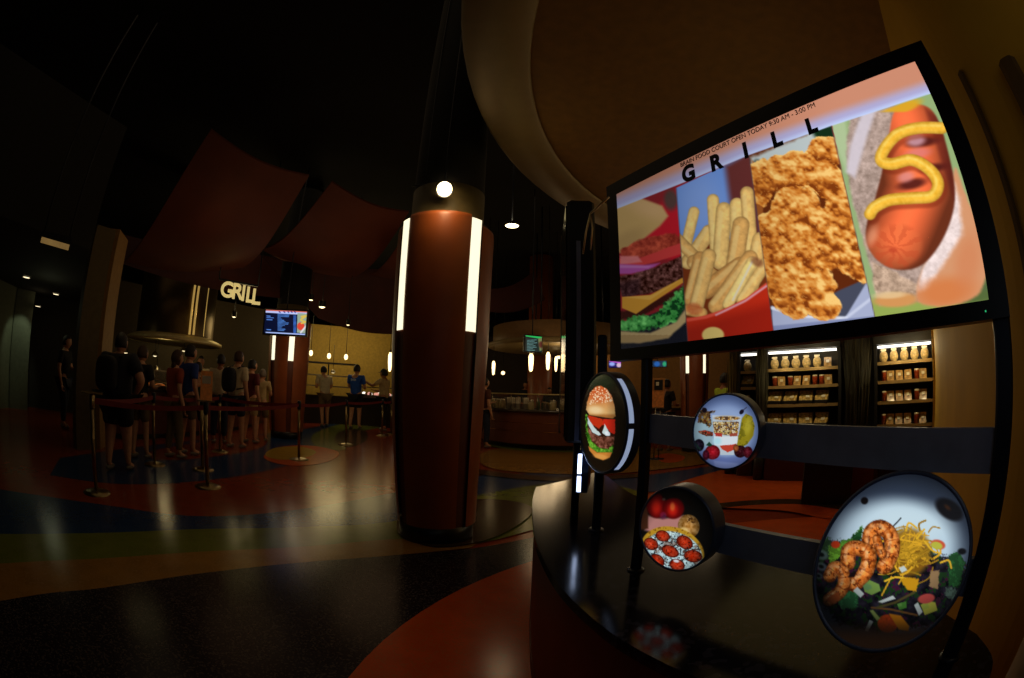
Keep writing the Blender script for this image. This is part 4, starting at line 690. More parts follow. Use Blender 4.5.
# yellow kitchen furniture: shelf hood, pendants, food bar
u_ = pol(-23.2, 16.4); kh = thing('heat_shelf', 'dark metal shelf unit over the food bar beside the yellow wall', 'shelf', (u_[0], u_[1], .95))
a_ = Vector(pol(-26.6, 16.2)); b_ = Vector(pol(-19.6, 16.2))
for z_, h_ in ((2.05, .05), (1.62, .04), (1.25, .04)): MB().bar(a_+Z*z_, b_+Z*z_, .5, h_).build('shelf_board', STEEL if z_ < 2 else BLKM, kh)
for q_ in (a_, (a_+b_)/2, b_): MB().tube([q_+Z*.95, q_+Z*2.07], .025, 8).build('upright', BLKM, kh)
fb = Vector(pol(-16.6, 15.3)); t = thing('food_display_case', 'small glowing food display case on the far counter', 'food case', (fb.x, fb.y, .95)); MB().box(fb+Z*1.0, (1.3, .5, .1), rad(16)).build('tray', STEEL, t); MB().box(fb+Z*1.3+Vector((0, .1, 0)), (1.3, .4, .03), rad(16)).build('canopy', BLKM, t)
sprk = np.random.RandomState(3); fo = MB()
for i in range(26): fo.ball((fb.x+sprk.uniform(-.55, .55), fb.y-.05+sprk.uniform(-.12, .12), 1.08), sprk.uniform(.04, .07), 5, mi=i % 3)
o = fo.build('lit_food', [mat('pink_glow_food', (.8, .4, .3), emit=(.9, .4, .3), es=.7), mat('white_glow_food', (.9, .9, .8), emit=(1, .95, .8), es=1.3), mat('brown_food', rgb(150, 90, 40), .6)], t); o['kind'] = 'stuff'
for s_ in (-.6, .6): MB().tube([fb+Vector((s_, 0, .95)), fb+Vector((s_, 0, 1.3))], .015, 6).build('post', STEEL, t)
PEND = mat('pendant_glow', (1, .8, .5), emit=(1., .70, .32), es=3.2)
def pendant(px, py, D, hp, wp, lb, long=True, grp=None):
    q = Vector(A(px, py, D)); k = D/F; h_ = hp*k; r_ = wp*k/2; t = thing('pendant_lamp', lb, 'light', tuple(q-Z*h_/2)); 
    if grp: t['group'] = grp
    prof = [(r_*.35, -.5*h_), (r_*.7, -.42*h_), (r_, .0*h_), (r_*1.0, .35*h_), (r_*.5, .5*h_), (0, .5*h_)] if long else [(0, -.5*h_), (r_*.7, -.35*h_), (r_, 0), (r_*.7, .35*h_), (0, .5*h_)]
    MB().lathe([(0, -.5*h_)]+prof if long else prof, q, 16).build('shade', PEND, t); MB().tube([q+Z*h_*.5, (q.x, q.y, 6.2)], .008, 6).build('cord', BLK, t); MB().lathe([(r_*.5, .48*h_), (r_*.5, .62*h_), (0, .62*h_)], q, 12).build('cap', BLKM, t)
pendant(311, 353, 14.8, 6, 4, 'small glowing pendant lamp nearest the far wood pillar over the food bar', False); pendant(329, 356, 14.8, 6, 4, 'small glowing pendant lamp, middle one over the food bar', False); pendant(346, 357, 14.8, 6, 4, 'small glowing pendant lamp, right one over the food bar', False)
pendant(390, 362, 14.2, 19, 4, 'long glowing pendant lamp beside the person in white at the counter')
# track heads below the valance
for px, py, r_, lb in [(322, 307, 3.3, 'bright track spotlight just right of the menu screen'), (311, 300, 2.2, 'small track spotlight above the menu screen corner'), (348, 325, 1.8, 'tiny ceiling spotlight right of the track lights'), (234, 317, 2.0, 'tiny ceiling light under the GRILL letters')]:
    q = Vector(A(px, py, 11.3)); t = thing('track_spotlight', lb, 'light', tuple(q)); r2 = r_*11.3/F; MB().lathe([(r2*1.15, .14), (r2*1.2, 0), (r2, 0)], q, 16).build('housing', BLK, t); MB().ball(q+Z*.01, (r2, r2, r2*.5), 8).build('lens', mat('track_lens', (1, .9, .6), emit=(1., .76, .40), es=3.), t); MB().tube([q+Z*.12, (q.x, q.y, 6.2)], .01, 6).build('stem', BLK, t)
# ================================================================= ISLAND COUNTER WITH ROUND CANOPY
ic = Vector((1.3, 12.3, 0)); ir = 2.15
il = thing('island_counter', 'round dark wood island counter with glass guard, right of the near pillar', 'counter', tuple(ic))
MB().lathe([(ir-.15, 0), (ir-.15, .12)], ic, 64).build('toe_kick', BLK, il); MB().lathe([(ir-.02, .12), (ir, .14), (ir, .42), (ir-.008, .425), (ir-.008, .432), (ir, .437), (ir, .62), (ir-.008, .625), (ir-.008, .632), (ir, .637), (ir, .86)], ic, 72, smooth=False).build('wood_front', mat('island_wood', rgb(112, 56, 28), .55, noise=.15, scale=3.), il)
MB().lathe([(ir, .86), (ir+.06, .87), (ir+.06, .92), (.0, .92)], ic, 72).build('worktop', MATS['worktop_stone'], il)
MB().lathe([(ir-.004, .632), (ir+.006, .636), (ir-.004, .640)], ic, 72).build('trim_line', mat('brass_trim', rgb(170, 110, 50), .3, 1.), il); MB().lathe([(ir-.004, .42), (ir+.006, .426), (ir-.004, .432)], ic, 72).build('trim_line', MATS['brass_trim'], il)
gd = thing('sneeze_guard', 'curved glass guard with pale rail around the island counter', 'glass guard', tuple(ic+Z*.92)); MB().lathe([(ir-.1, .92), (ir-.1, 1.27)], ic, 40, a0=-PI*.93, a1=-PI*.07).build('glass_pane', GLS, gd)
MB().lathe([(ir-.13, 1.27), (ir-.07, 1.27), (ir-.07, 1.30), (ir-.13, 1.30), (ir-.13, 1.27)], ic, 40, a0=-PI*.93, a1=-PI*.07).build('top_rail', mat('pale_rail', rgb(190, 170, 110), .4), gd)
for k_ in range(9): a_ = -PI*.93+PI*.86*k_/8; q = ic+Vector(((ir-.1)*math.cos(a_), (ir-.1)*math.sin(a_), 0)); MB().tube([q+Z*.92, q+Z*1.28], .012, 8).build('post', STEEL, gd)
cn = thing('round_canopy', 'round pale canopy drum hung over the island counter', 'canopy', tuple(ic+Vector((0, 0, 2.5)))); cr = 1.95
MB().lathe([(0, 2.56), (cr-.15, 2.56), (cr-.05, 2.50), (cr, 2.52), (cr, 2.60), (cr*.93, 2.64)], ic, 72).build('underside', mat('canopy_beige', rgb(150, 128, 80), .5), cn); MB().lathe([(cr*.93, 2.64), (cr*.93, 3.05), (0, 3.05)], ic, 72).build('drum', mat('canopy_tan', rgb(140, 104, 60), .5), cn)
for k_ in range(3): a_ = k_*2.1; MB().tube([ic+Vector((1.2*math.cos(a_), 1.2*math.sin(a_), 3.)), ic+Vector((1.2*math.cos(a_), 1.2*math.sin(a_), 6.2))], .02, 8).build('hanging_rod', BLKM, cn)
# tableware on the island, prototypes then copies
CUPW = mat('white_cup', rgb(225, 215, 190), .4); GLSJ = mat('pale_jar', rgb(170, 150, 100), .15, coat=.5); SILV = mat('napkin_steel', rgb(170, 160, 140), .25, 1.); GRNB = mat('green_bottle', rgb(70, 96, 40), .2, coat=.5)
def proto_cup():
    t = thing('cup_stack', '', 'cups', (0, 0, 0)); MB().lathe([(0, 0), (.036, 0), (.044, .1), (.045, .10)]+[(.045+.002*(k % 2), .11+.012*k) for k in range(9)]+[(.041, .215), (.0, .21)], (0, 0, 0), 14).build('cups', CUPW, t); return t
def proto_jar():
    t = thing('condiment_jar', '', 'jar', (0, 0, 0)); MB().lathe([(0, 0), (.055, 0), (.06, .02), (.06, .12), (.045, .15), (.045, .16)], (0, 0, 0), 14).build('glass_body', GLSJ, t); MB().lathe([(.05, .155), (.05, .18), (0, .185)], (0, 0, 0), 14).build('lid', SILV, t); return t
def proto_bottle():
    t = thing('sauce_bottle', '', 'bottle', (0, 0, 0)); MB().lathe([(0, 0), (.032, 0), (.034, .14), (.014, .19), (.013, .22)], (0, 0, 0), 12).build('body', GRNB, t); MB().lathe([(.016, .215), (.016, .245), (0, .25)], (0, 0, 0), 12).build('cap', mat('red_cap', rgb(150, 40, 24), .4), t); return t
def proto_holder():
    t = thing('napkin_holder', '', 'napkin holder', (0, 0, 0)); MB().box((0, 0, .07), (.12, .14, .14), bev=.01).build('case', SILV, t); MB().box((0, -.055, .08), (.09, .04, .09)).build('napkins', CUPW, t); return t
protos = [(proto_cup(), 'stack of white cups standing on the island counter', 'cup stacks on the island'), (proto_jar(), 'pale glass jar with steel lid on the island counter', 'jars on the island'), (proto_bottle(), 'small green bottle with red cap on the island counter', 'bottles on the island'), (proto_holder(), 'steel napkin holder on the island counter', 'napkin holders on the island')]
seq = [1, 3, 1, 1, 0, 0, 0, 0, 1, 2, 3, 1, 2, 0, 1, 3, 1, 2, 0, 0, 3, 1, 1, 2, 3, 0, 1]; used = set()
for i, k in enumerate(seq):
    a_ = rad(-158+5.3*i); pr, lb, gp = protos[k]; R_ = ir-.26-(.08 if i % 3 == 1 else 0); loc = (ic.x+R_*math.cos(a_), ic.y+R_*math.sin(a_), .92)
    if k in used: dup(pr, loc, rng.uniform(0, 3), lb, gp)
    else: used.add(k); pr.location = loc; pr.scale = (1.3, 1.3, 1.3); tag(pr, lb, pr['category'], gp)
def paint_green(p):
    X, Y = p.X, p.Y; p.put(np.ones_like(X), (10, 26, 26)); p.put(sstep((144-Y-(X-240)*-.17)/4), (20, 150, 70)); p.put(p.poly([(256, 145), (278, 140), (284, 188), (262, 192)], 3), (90, 100, 60)); p.put(p.ell(268, 168, 9, 12, 0, 4)[0], (70, 30, 24))
    for i in range(8): p.put(p.line([(216, 152+i*5.6), (216+[34, 26, 36, 22, 30, 34, 20, 28][i], 150+i*5.6)], 2.6, 1)[0]*(.5+.5*fbm(X, Y, 4, i)), (110, 160, 160), .8)
hung_screen('small hanging screen with a green header over the island counter', ((524.5, 336.5), (543, 333.2), (547, 352), (527, 353.5)), (10.0, 10.25), paint_green, 1.5, (470, 300, 3.767))
def paint_purple(p): p.put(np.ones_like(p.X), (30, 20, 90)); p.put(p.ell(612, 364, 3, 2, 0, 1)[0], (150, 170, 240)); p.put(p.ell(619, 365, 2.5, 2.5, 0, 1)[0], (210, 180, 200)); p.put(p.line([(609, 361), (622, 363)], 1.2, .5)[0], (190, 90, 200))
hung_screen('tiny purple screen seen between the burger sign and the GRILL screen', ((608.5, 359.5), (621.5, 361.5), (622.5, 368.5), (609.5, 367.5)), (12., 12.), paint_purple, 1.0, (0, 0, 1.))
def paint_teal(p): p.put(np.ones_like(p.X), (6, 40, 70)); p.put(p.ell(657, 364, 3, 2.5, 0, 1)[0], (20, 90, 170)); p.put(p.ell(664.5, 364, 2, 2.5, 0, 1)[0], (30, 160, 110))
hung_screen('tiny teal screen seen under the left end of the big GRILL screen', ((648, 360), (667, 361), (667, 367.5), (648, 367)), (13., 13.), paint_teal, .9, (0, 0, 1.))
for px, py, D, h_, w_, lb in [(484.5, 369, 12.2, 14, 3.2, 'long glowing pendant, leftmost over the island'), (493.5, 368, 12.4, 14, 3.2, 'long glowing pendant, second from left over the island'), (531, 362.5, 11.2, 18, 5, 'long glowing pendant right of the second one, under the green-topped screen'), (548, 361, 11.2, 18, 4.2, 'long glowing pendant right of the green-topped screen'), (556, 364, 13.2, 15, 3, 'long glowing pendant added for a reflection, just left of the upright black screen')]: pendant(px, py, D, h_, w_, lb)  # last pendant is added for a reflection at the upright screen
for px, py, lb in [(555, 352, 'small bare bulb lamp, left of a pair beyond the island'), (559, 357, 'small bare bulb lamp, right of a pair beyond the island'), (503, 373, 'small amber lamp far behind the island')]: pendant(px, py, 16, 4, 4, lb, False)
awall('wall_island_back', -8, 6.5, 18, 18, 0, 3.5, DW); awall('wall_far_back', 6.5, 31, 17., 15.5, 0, 3.6, mat('amber_wall', rgb(150, 104, 44), .7))
cq = pol(3.6, 15.6); MB().lathe([(.42, 0), (.42, 6.1), (0, 6.1)], (cq[0], cq[1], 0), 32).build('trim_9', WOOD, kind='structure')
bd = Vector(pol(.2, 17.9)); t = thing('back_bar_screen', 'blue glowing display strip on the wall far behind the island', 'screen', (bd.x, bd.y, 1.5)); MB().box(bd+Z*1.62, (1.0, .05, .16)).build('housing', BLK, t); MB().box(bd+Z*1.62-Vector((0, .03, 0)), (.92, .01, .1)).build('lit_face', mat('blue_violet_glow', (.2, .2, .6), emit=(.10, .12, .5), es=.6), t)
# second island section seen between the posts
i2 = Vector(pol(19.6, 12.9)); t = thing('drink_counter', 'low dark counter beyond the burger sign and the stand post', 'counter', (i2.x, i2.y, 0)); MB().box(i2+Z*.47, (1.3, .8, .86), rad(-15), bev=.02).build('front_panel', WOODD, t); MB().box(i2+Z*.925, (1.4, .9, .05), rad(-15)).build('worktop', MATS['worktop_stone'], t)
# orange information board on a stand seen right of the stand post
q = Vector(pol(18.6, 9.2)); t = thing('menu_board_stand', 'orange and white notice board on a thin stand beyond the stand post', 'sign', (q.x, q.y, 0)); OB = mat('orange_paper_glow', rgb(200, 120, 56), .6, noise=.3, scale=20, emit=rgb(180, 100, 40), es=.05)  # board paper glows faintly by itself in place of falling light
MB().box(q+Z*1.22, (.24, .03, .34), rad(-18)).build('board', OB, t); MB().box(q+Z*1.5, (.26, .03, .28), rad(-18)).build('frame', mat('tan_frame', rgb(180, 120, 60), .6), t); MB().box(q+Z*1.5+Vector((.0, -.02, 0)), (.17, .02, .2), rad(-18)).build('dark_panel', BLK, t); MB().box(q+Z*1.52+Vector((-.03, -.035, 0)), (.06, .01, .07), rad(-18)).build('white_card', CUPW, t)
for s_ in (-.05, .05): MB().tube([q+Vector((s_, 0, .0)), q+Vector((s_, 0, 1.06))], .012, 8).build('pole', STEEL, t)
MB().lathe([(.18, 0), (.18, .015), (.04, .03), (0, .03)], q, 24).build('base', BLKM, t); MB().box(q+Z*1.04, (.26, .04, .02), rad(-18)).build('ledge', STEEL, t)
p3 = pol(23.2, 10.6); make_pillar('pillar', 'wood-clad pillar seen under the big screen, left of the yogurt sign', (p3[0], p3[1]), .80, (-rad(30), rad(46)), 6.1)
# ================================================================= GRAB-AND-GO COOLERS
CB = mat('cooler_black', rgb(16, 12, 10), .5); SHELF = mat('shelf_steel', rgb(150, 130, 90), .35, .8); TUBE = mat('cooler_tube', (1, 1, 1), emit=(1., .95, .85), es=2.4)
def pkg_tray():
    t = thing('food_package', '', 'food package', (0, 0, 0)); m = MB(); m.box((0, 0, .03), (.23, .19, .06), bev=.012); m.build('tray', mat('black_tray', rgb(24, 20, 18), .4), t)
    m = MB(); M_ = Matrix.Rotation(rad(42), 3, 'X'); m.box((0, .02, .115), (.22, .24, .03), M=M_, bev=.008); m.build('clear_lid', mat('clear_plastic_lid', rgb(190, 160, 95), .12, coat=1., noise=.75, scale=22), t)
    m = MB(); m.box((.03, -.015, .115), (.06, .05, .006), M=M_); m.build('price_label', CUPW, t); return t
def pkg_bag():
    t = thing('snack_bag', '', 'snack bag', (0, 0, 0)); m = MB(); m.ball((0, 0, .085), (.07, .04, .085), 8); m.build('bag', mat('tan_snack', rgb(210, 180, 120), .35, noise=.4, scale=30), t); MB().box((0, 0, .178), (.09, .006, .03)).build('top_seal', mat('seal_paper', rgb(230, 215, 180), .5), t); return t
def pkg_cup():
    t = thing('fruit_cup', '', 'cup', (0, 0, 0)); MB().lathe([(0, 0), (.034, 0), (.045, .13)], (0, 0, 0), 12).build('cup', mat('fruit_red', rgb(150, 60, 30), .3, noise=.5, scale=30), t); MB().lathe([(.047, .13), (.044, .15), (0, .155)], (0, 0, 0), 12).build('lid', mat('clear_lid2', rgb(200, 190, 160), .15, coat=1.), t); return t
def pkg_carton():
    t = thing('sandwich_pack', '', 'sandwich pack', (0, 0, 0)); m = MB(); m.add([(-.06, -.04, 0), (.06, -.04, 0), (.06, .05, 0), (-.06, .05, 0), (-.06, .05, .15), (.06, .05, .15)], [(0, 3, 2, 1), (0, 1, 5, 4), (1, 2, 5), (0, 4, 3), (2, 3, 4, 5)]); m.build('wedge_pack', mat('sandwich_bread', rgb(180, 140, 80), .35, noise=.5, scale=24, coat=.6), t); MB().box((0, -.0, .09), (.05, .004, .05), M=Matrix.Rotation(rad(-35), 3, 'X')).build('price_label', CUPW, t); return t
PK = [pkg_tray(), pkg_bag(), pkg_cup(), pkg_carton()]; usedp = set()
def cooler(label, pA, pB, ztop, rows, lit_row=1., dull=False, word='left'):
    a_ = Vector((*pA[:2], 0)); b_ = Vector((*pB[:2], 0)); W_ = (b_-a_).length; c_ = (a_+b_)/2; an = math.atan2((b_-a_).y, (b_-a_).x); u = (b_-a_).normalized(); n_ = Vector((u.y, -u.x, 0)); n_ = -n_ if n_.dot(c_) > 0 else n_
    t = thing('open_cooler', label, 'cooler', (c_.x, c_.y, 0)); M = Matrix((u, -n_, Z)).transposed()
    MB().box(c_-n_*.62+Z*ztop/2, (W_+.1, .05, ztop), M=M).build('back_panel', mat('cooler_back', rgb(60, 46, 26), .5), t)
    for s_ in (-1, 1): MB().box(c_+u*s_*(W_/2+.03)-n_*.3+Z*ztop/2, (.05, .66, ztop), M=M).build('side_panel', CB, t)
    MB().box(c_-n_*.3+Z*(ztop+.09), (W_+.1, .7, .16), M=M).build('top_panel', CB, t); MB().box(c_-n_*.25+Z*.3, (W_, .75, .6), M=M, bev=.02).build('base_panel', mat('maroon_base', rgb(60, 18, 14), .5), t)
    MB().box(c_-n_*.05+Z*(ztop-.02), (W_*.98, .07, .03), M=M).build('lamp_tube', TUBE, t)
    for ri, (z, kinds, tilt_) in enumerate(rows):
        MB().box(c_-n_*.28+Z*(z-.012), (W_, .6, .022), M=M).build('shelf', SHELF, t); MB().box(c_+n_*.025+Z*(z-.012), (W_, .008, .045), M=M).build('price_rail', mat('price_rail', rgb(170, 140, 90), .4, .5), t)
        for dd in (0, 1):
            x = -W_/2+.1
            while x < W_/2-.08:
                k = kinds[int(abs(hash((ri*31+int(x*9)))) % len(kinds))] if len(kinds) > 1 else kinds[0]
                if k >= 0:
                    nm = ['food package', 'snack bag', 'fruit cup', 'sandwich pack'][k]; loc = c_+u*x-n_*(.07+.2*dd)+Z*z; lb = '%s on the %s shelf of the %s open cooler' % (['clear lidded tray', 'tan bag of snacks', 'small fruit cup with clear lid', 'wedge sandwich pack'][k], ['top', 'second', 'third', 'lowest'][ri], word); gp = '%ss, %s shelf, %s cooler' % (nm, ['top', 'second', 'third', 'lowest'][ri], word)
                    if dd and k != 0: pass
                    elif k in usedp: dup(PK[k], loc, an+rng.uniform(-.15, .15), lb, gp)
                    else: usedp.add(k); PK[k].location = loc; PK[k].rotation_euler = (0, 0, an); tag(PK[k], lb, PK[k]['category'], gp)
                x += [.235, .16, .10, .135][max(k, 0)]*(1.08 if k >= 0 else 2.)
    return t
ztp = H+6.9*math.tan(rad(5.1))
azp = lambda px, py=385: az_el(px, py)[0]
cooler('open lit cooler with four shelves of packed food, left of the dark plants', pol(azp(768), 7.0), pol(azp(838), 6.9), ztp, [(ztp-.27, [1, 3, 1, 3, 1], 0), (ztp-.52, [2, 3, 2], 0), (ztp-.79, [0], 0), (ztp-1.12, [0], 0)], word='wide')
cooler('open cooler beside the yellow wall with bags under a bright tube', pol(47.4, 6.85), pol(55.0, 6.85), ztp-.02, [(ztp-.26, [1], 0), (ztp-.52, [2, 3], 0), (ztp-.80, [3, 2], 0), (ztp-1.12, [2, 3], 0)], word='right')
cooler('narrow cooler section behind the tall grasses, right of the wood pillar', pol(azp(741), 7.4), pol(azp(757), 7.35), ztp+.02, [(ztp-.27, [1, 2], 0), (ztp-.52, [0], 0), (ztp-.79, [2, 1], 0), (ztp-1.12, [0], 0)], word='narrow')
# tall dark grasses between coolers
GR = mat('dark_reed', rgb(50, 44, 14), .7); GR2 = mat('olive_reed', rgb(104, 84, 26), .7)
def reeds(az_, D, w_, h_, n_, m, lb):
    q = Vector(pol(az_, D)); t = thing('potted_grass', lb, 'plant', tuple(q)); MB().lathe([(0, 0), (w_*.7, 0), (w_*.8, .5), (w_*.74, .5), (w_*.7, .46), (0, .46)], q, 24).build('planter', CB, t); m_ = MB(); rs = np.random.RandomState(int(az_*10))
    for i in range(n_):
        a_ = rs.uniform(0, 2*PI); r0 = rs.uniform(0, w_*.6); r1 = r0+rs.uniform(.0, w_*.6); hh = h_*rs.uniform(.7, 1.); m_.tube([q+Vector((r0*math.cos(a_), r0*math.sin(a_), .45)), q+Vector(((r0+r1)/2*math.cos(a_), (r0+r1)/2*math.sin(a_), .45+hh*.6)), q+Vector((r1*math.cos(a_), r1*math.sin(a_), .45+hh))], [.010, .008, .002], 4)
    m_.build('stems', m, t)
reeds(azp(858), 6.6, .24, 1.62, 260, GR, 'tall dark grass plant between the wide cooler and the right cooler'); reeds(azp(762), 6.95, .12, 1.6, 120, GR, 'dark slender grass plant at the left end of the wide cooler'); reeds(azp(733), 7.5, .13, 1.6, 110, GR2, 'olive grass plant right of the wood pillar')
a_ = pol(45., 7.1); MB().box((a_[0], a_[1], 1.2), (.5, .3, 2.4), rad(-45)).build('trim_5', CB, kind='structure')
for az_, D, w_, cc, k_ in [(41.2, 5.6, .62, BLK, 6), (45.6, 5.9, .36, mat('maroon_panel', rgb(96, 30, 14), .5), 7), (50.5, 5.9, .5, BLK, 8)]: a_ = pol(az_, D); MB().box((a_[0], a_[1], .36), (w_, .5, .72), rad(-az_), bev=.01).build('trim_%d' % k_, cc, kind='structure')
# ================================================================= QUEUE STANCHIONS
POLE = mat('stanchion_metal', rgb(150, 130, 90), .3, 1.); BELT = mat('red_belt', rgb(120, 20, 16), .7)
stp = [(97, 493, 'far left'), (208, 487, ''), (155, 465, ''), (220, 452, ''), (299, 460, ''), (346, 445, ''), (382, 436, ''), (391, 434, ''), (203, 470, '')]
names = ['polished stanchion nearest the left column', 'stanchion carrying an orange and cream notice', 'stanchion behind the belt beside the woman in orange', 'slim stanchion just right of the notice stanchion, further back', 'stanchion standing before the orange floor disc', 'stanchion left of the person in the blue shirt', 'left one of two far stanchions beside the near pillar', 'right one of two far stanchions beside the near pillar', 'stanchion directly behind the notice stanchion']
SP = []
for (px, py, _), lb in zip(stp, names):
    x, y = G(px, py); SP.append(Vector((x, y, 0))); q = SP[-1]; t = thing('queue_stanchion', lb, 'stanchion', (x, y, 0)); MB().lathe([(.17, .0), (.17, .012), (.12, .03), (.03, .05), (0, .05)], q, 28).build('base', POLE, t)
    MB().tube([q+Z*.04, q+Z*.92], .024, 14).build('pole', POLE, t); MB().lathe([(.032, .86), (.034, .87), (.034, .985), (.028, 1.0), (0, 1.0)], q, 18).build('belt_head', BLKM if lb[0] != 'p' else POLE, t); SP[-1] = (q, t)
def belt(i, j, z=.93, sag=.03):
    (a_, t), (b_, _) = SP[i], SP[j]; m = MB(); d = (b_-a_); d.z = 0; dn = d.normalized(); a2 = a_+dn*.034; b2 = b_-dn*.034; nn2 = Vector((dn.y, -dn.x, 0))*.003
    def fn(u, v): return a2*(1-u)+b2*u+Z*(z+(v-.5)*.055-sag*4*u*(1-u))
    m.grid(lambda u, v: fn(u, v)+nn2, 12, 1); m.grid(lambda u, v: fn(1-u, v)-nn2, 12, 1); m.build('belt', BELT, t)
for i, j in [(0, 2), (0, 1), (2, 3), (1, 4), (3, 4), (4, 5), (5, 6), (6, 7)]: belt(i, j)
q, t = SP[1]; Ms = rad(38); 
MB().box(q+Z*1.18, (.15, .012, .34), Ms).build('notice_card', OB, t, label='orange and cream notice card'); MB().box(q+Z*1.25+Vector((.006, -.010, 0)), (.11, .008, .09), Ms).build('cream_panel', CUPW, t); MB().box(q+Z*1.005, (.22, .03, .02), Ms).build('card_holder', POLE, t)
q, t = SP[0]; MB().box(q+Z*1.01, (.26, .1, .015), rad(50)).build('top_plate', mat('brass_plate', rgb(190, 150, 80), .25, 1.), t)
# ================================================================= KITCHEN EQUIPMENT AND SMALL LIGHTS
EQ = mat('equipment_steel', rgb(130, 112, 70), .3, .9)
for az_, D, w_, h_, lb in [(-49.6, 12.6, .9, 1.15, 'steel oven cabinet at the left end of the kitchen'), (-46.2, 12.9, 1.1, 1.05, 'steel range cabinet under the left half of the hood'), (-42.0, 13.0, 1.1, 1.2, 'steel fryer cabinet under the right half of the hood'), (-38.2, 13.4, .9, 1.0, 'steel prep cabinet right of the hood')]:
    q = Vector(pol(az_, D)); t = thing('kitchen_cabinet', lb, 'cabinet', tuple(q)); e = rad(-az_); f2 = Vector((-math.sin(rad(az_)), -math.cos(rad(az_)), 0)); MB().box(q+Z*h_/2, (w_, .6, h_), e, bev=.02).build('case', EQ, t)
    dr0 = MB().box(q+f2*.31+Z*h_*.45, (w_*.8, .03, h_*.6), e, bev=.01).build('door', STEEL, t); MB().bar(q+f2*.36+Z*h_*.8-Vector((math.cos(e)*w_*.3, math.sin(e)*w_*.3, 0)), q+f2*.36+Z*h_*.8+Vector((math.cos(e)*w_*.3, math.sin(e)*w_*.3, 0)), .02, .02).build('handle', CHROME, dr0)
    for k_ in range(3): MB().lathe([(.022, 0), (.022, .03), (0, .035)], q+f2*.31+Z*h_*.93+Vector((math.cos(e), math.sin(e), 0))*(k_-1)*w_*.25, 10, M=Matrix.Rotation(e, 3, 'Z')@Matrix.Rotation(PI/2, 3, 'X')).build('knob', BLK, t)
for px, py, D, c_, e_, lb in [(126, 352, 11.5, (1., .8, .45), 1.6, 'small warm heat lamp at the left under the hood'), (155, 355, 11.3, (1., .85, .5), 1.3, 'small warm heat lamp under the hood middle'), (157, 369, 11., (.7, .85, 1.), 3., 'small blue white lamp below the hood beside the queue'), (184, 350, 11.2, (1., .8, .45), 1.2, 'small warm heat lamp under the right part of the hood'), (333, 372, 15.0, (1., .8, .4), 1., 'small lamp on the heat shelf beside the yellow wall')]:
    q = Vector(A(px, py, D)); t = thing('heat_lamp', lb, 'light', tuple(q)); MB().lathe([(.09, -.02), (.06, .05), (.02, .08), (0, .08)], q, 16).build('shade', STEEL, t); MB().ball(q-Z*.01, (.055, .055, .03), 6).build('bulb', mat('bulb_%d' % px, c_, emit=c_, es=e_), t); MB().tube([q+Z*.07, (q.x, q.y, 2.6 if D > 13 else 1.99)], .008, 6).build('cord', BLK, t)
TR_ = thing('food_pan_row', 'row of pans with glowing orange food on the grill counter beside the blue white lamp', 'food pans', pol(-46, 9.45, .95)); q = Vector(pol(-46, 9.45))
for k_ in range(4): MB().box(q+Vector((.34*(k_-1.5)*.72, .34*(k_-1.5)*.5, .99)), (.3, .22, .07), rad(35), bev=.015).build('pan', STEEL, TR_); MB().ball(q+Vector((.34*(k_-1.5)*.72, .34*(k_-1.5)*.5, 1.02)), (.12, .09, .04), 7, M=Matrix.Rotation(rad(35), 3, 'Z')).build('food', mat('orange_food_glow', rgb(210, 110, 40), .5, emit=rgb(210, 110, 40), es=.25, noise=.5, scale=30), TR_)  # food given a faint glow of its own to look lit
# ================================================================= PEOPLE
def skin(name, V, Eg, R, mats, parent, root=0, sub=2):
    me = bpy.data.meshes.new(name); me.from_pydata([tuple(v) for v in V], Eg, []); o = bpy.data.objects.new(name, me); COL.objects.link(o)
    o.modifiers.new('s', 'SKIN'); d = me.skin_vertices[0].data
    for i, r in enumerate(R): d[i].radius = (r, r) if not isinstance(r, tuple) else r; d[i].use_root = (i == root)
    o.modifiers['s'].use_smooth_shade = True; u = o.modifiers.new('b', 'SUBSURF'); u.levels = u.render_levels = sub
    dg = bpy.context.evaluated_depsgraph_get(); m2 = bpy.data.meshes.new_from_object(o.evaluated_get(dg)); bpy.data.objects.remove(o)
    return m2
SKN = [mat('skin_light', rgb(205, 150, 115), .55), mat('skin_mid', rgb(160, 104, 70), .55), mat('skin_dark', rgb(84, 52, 36), .55)]
HAIRM = {'dark': mat('dark_hair', rgb(24, 16, 12), .6), 'brown': mat('brown_hair', rgb(64, 38, 20), .6), 'grey': mat('grey_hair', rgb(110, 100, 90), .6)}
EYE = mat('eye_white', rgb(220, 215, 205), .3); LIP = mat('lip', rgb(140, 60, 50), .5); SHOE = mat('white_shoe', rgb(110, 100, 90), .5); SHOED = mat('dark_shoe', rgb(30, 26, 24), .5)
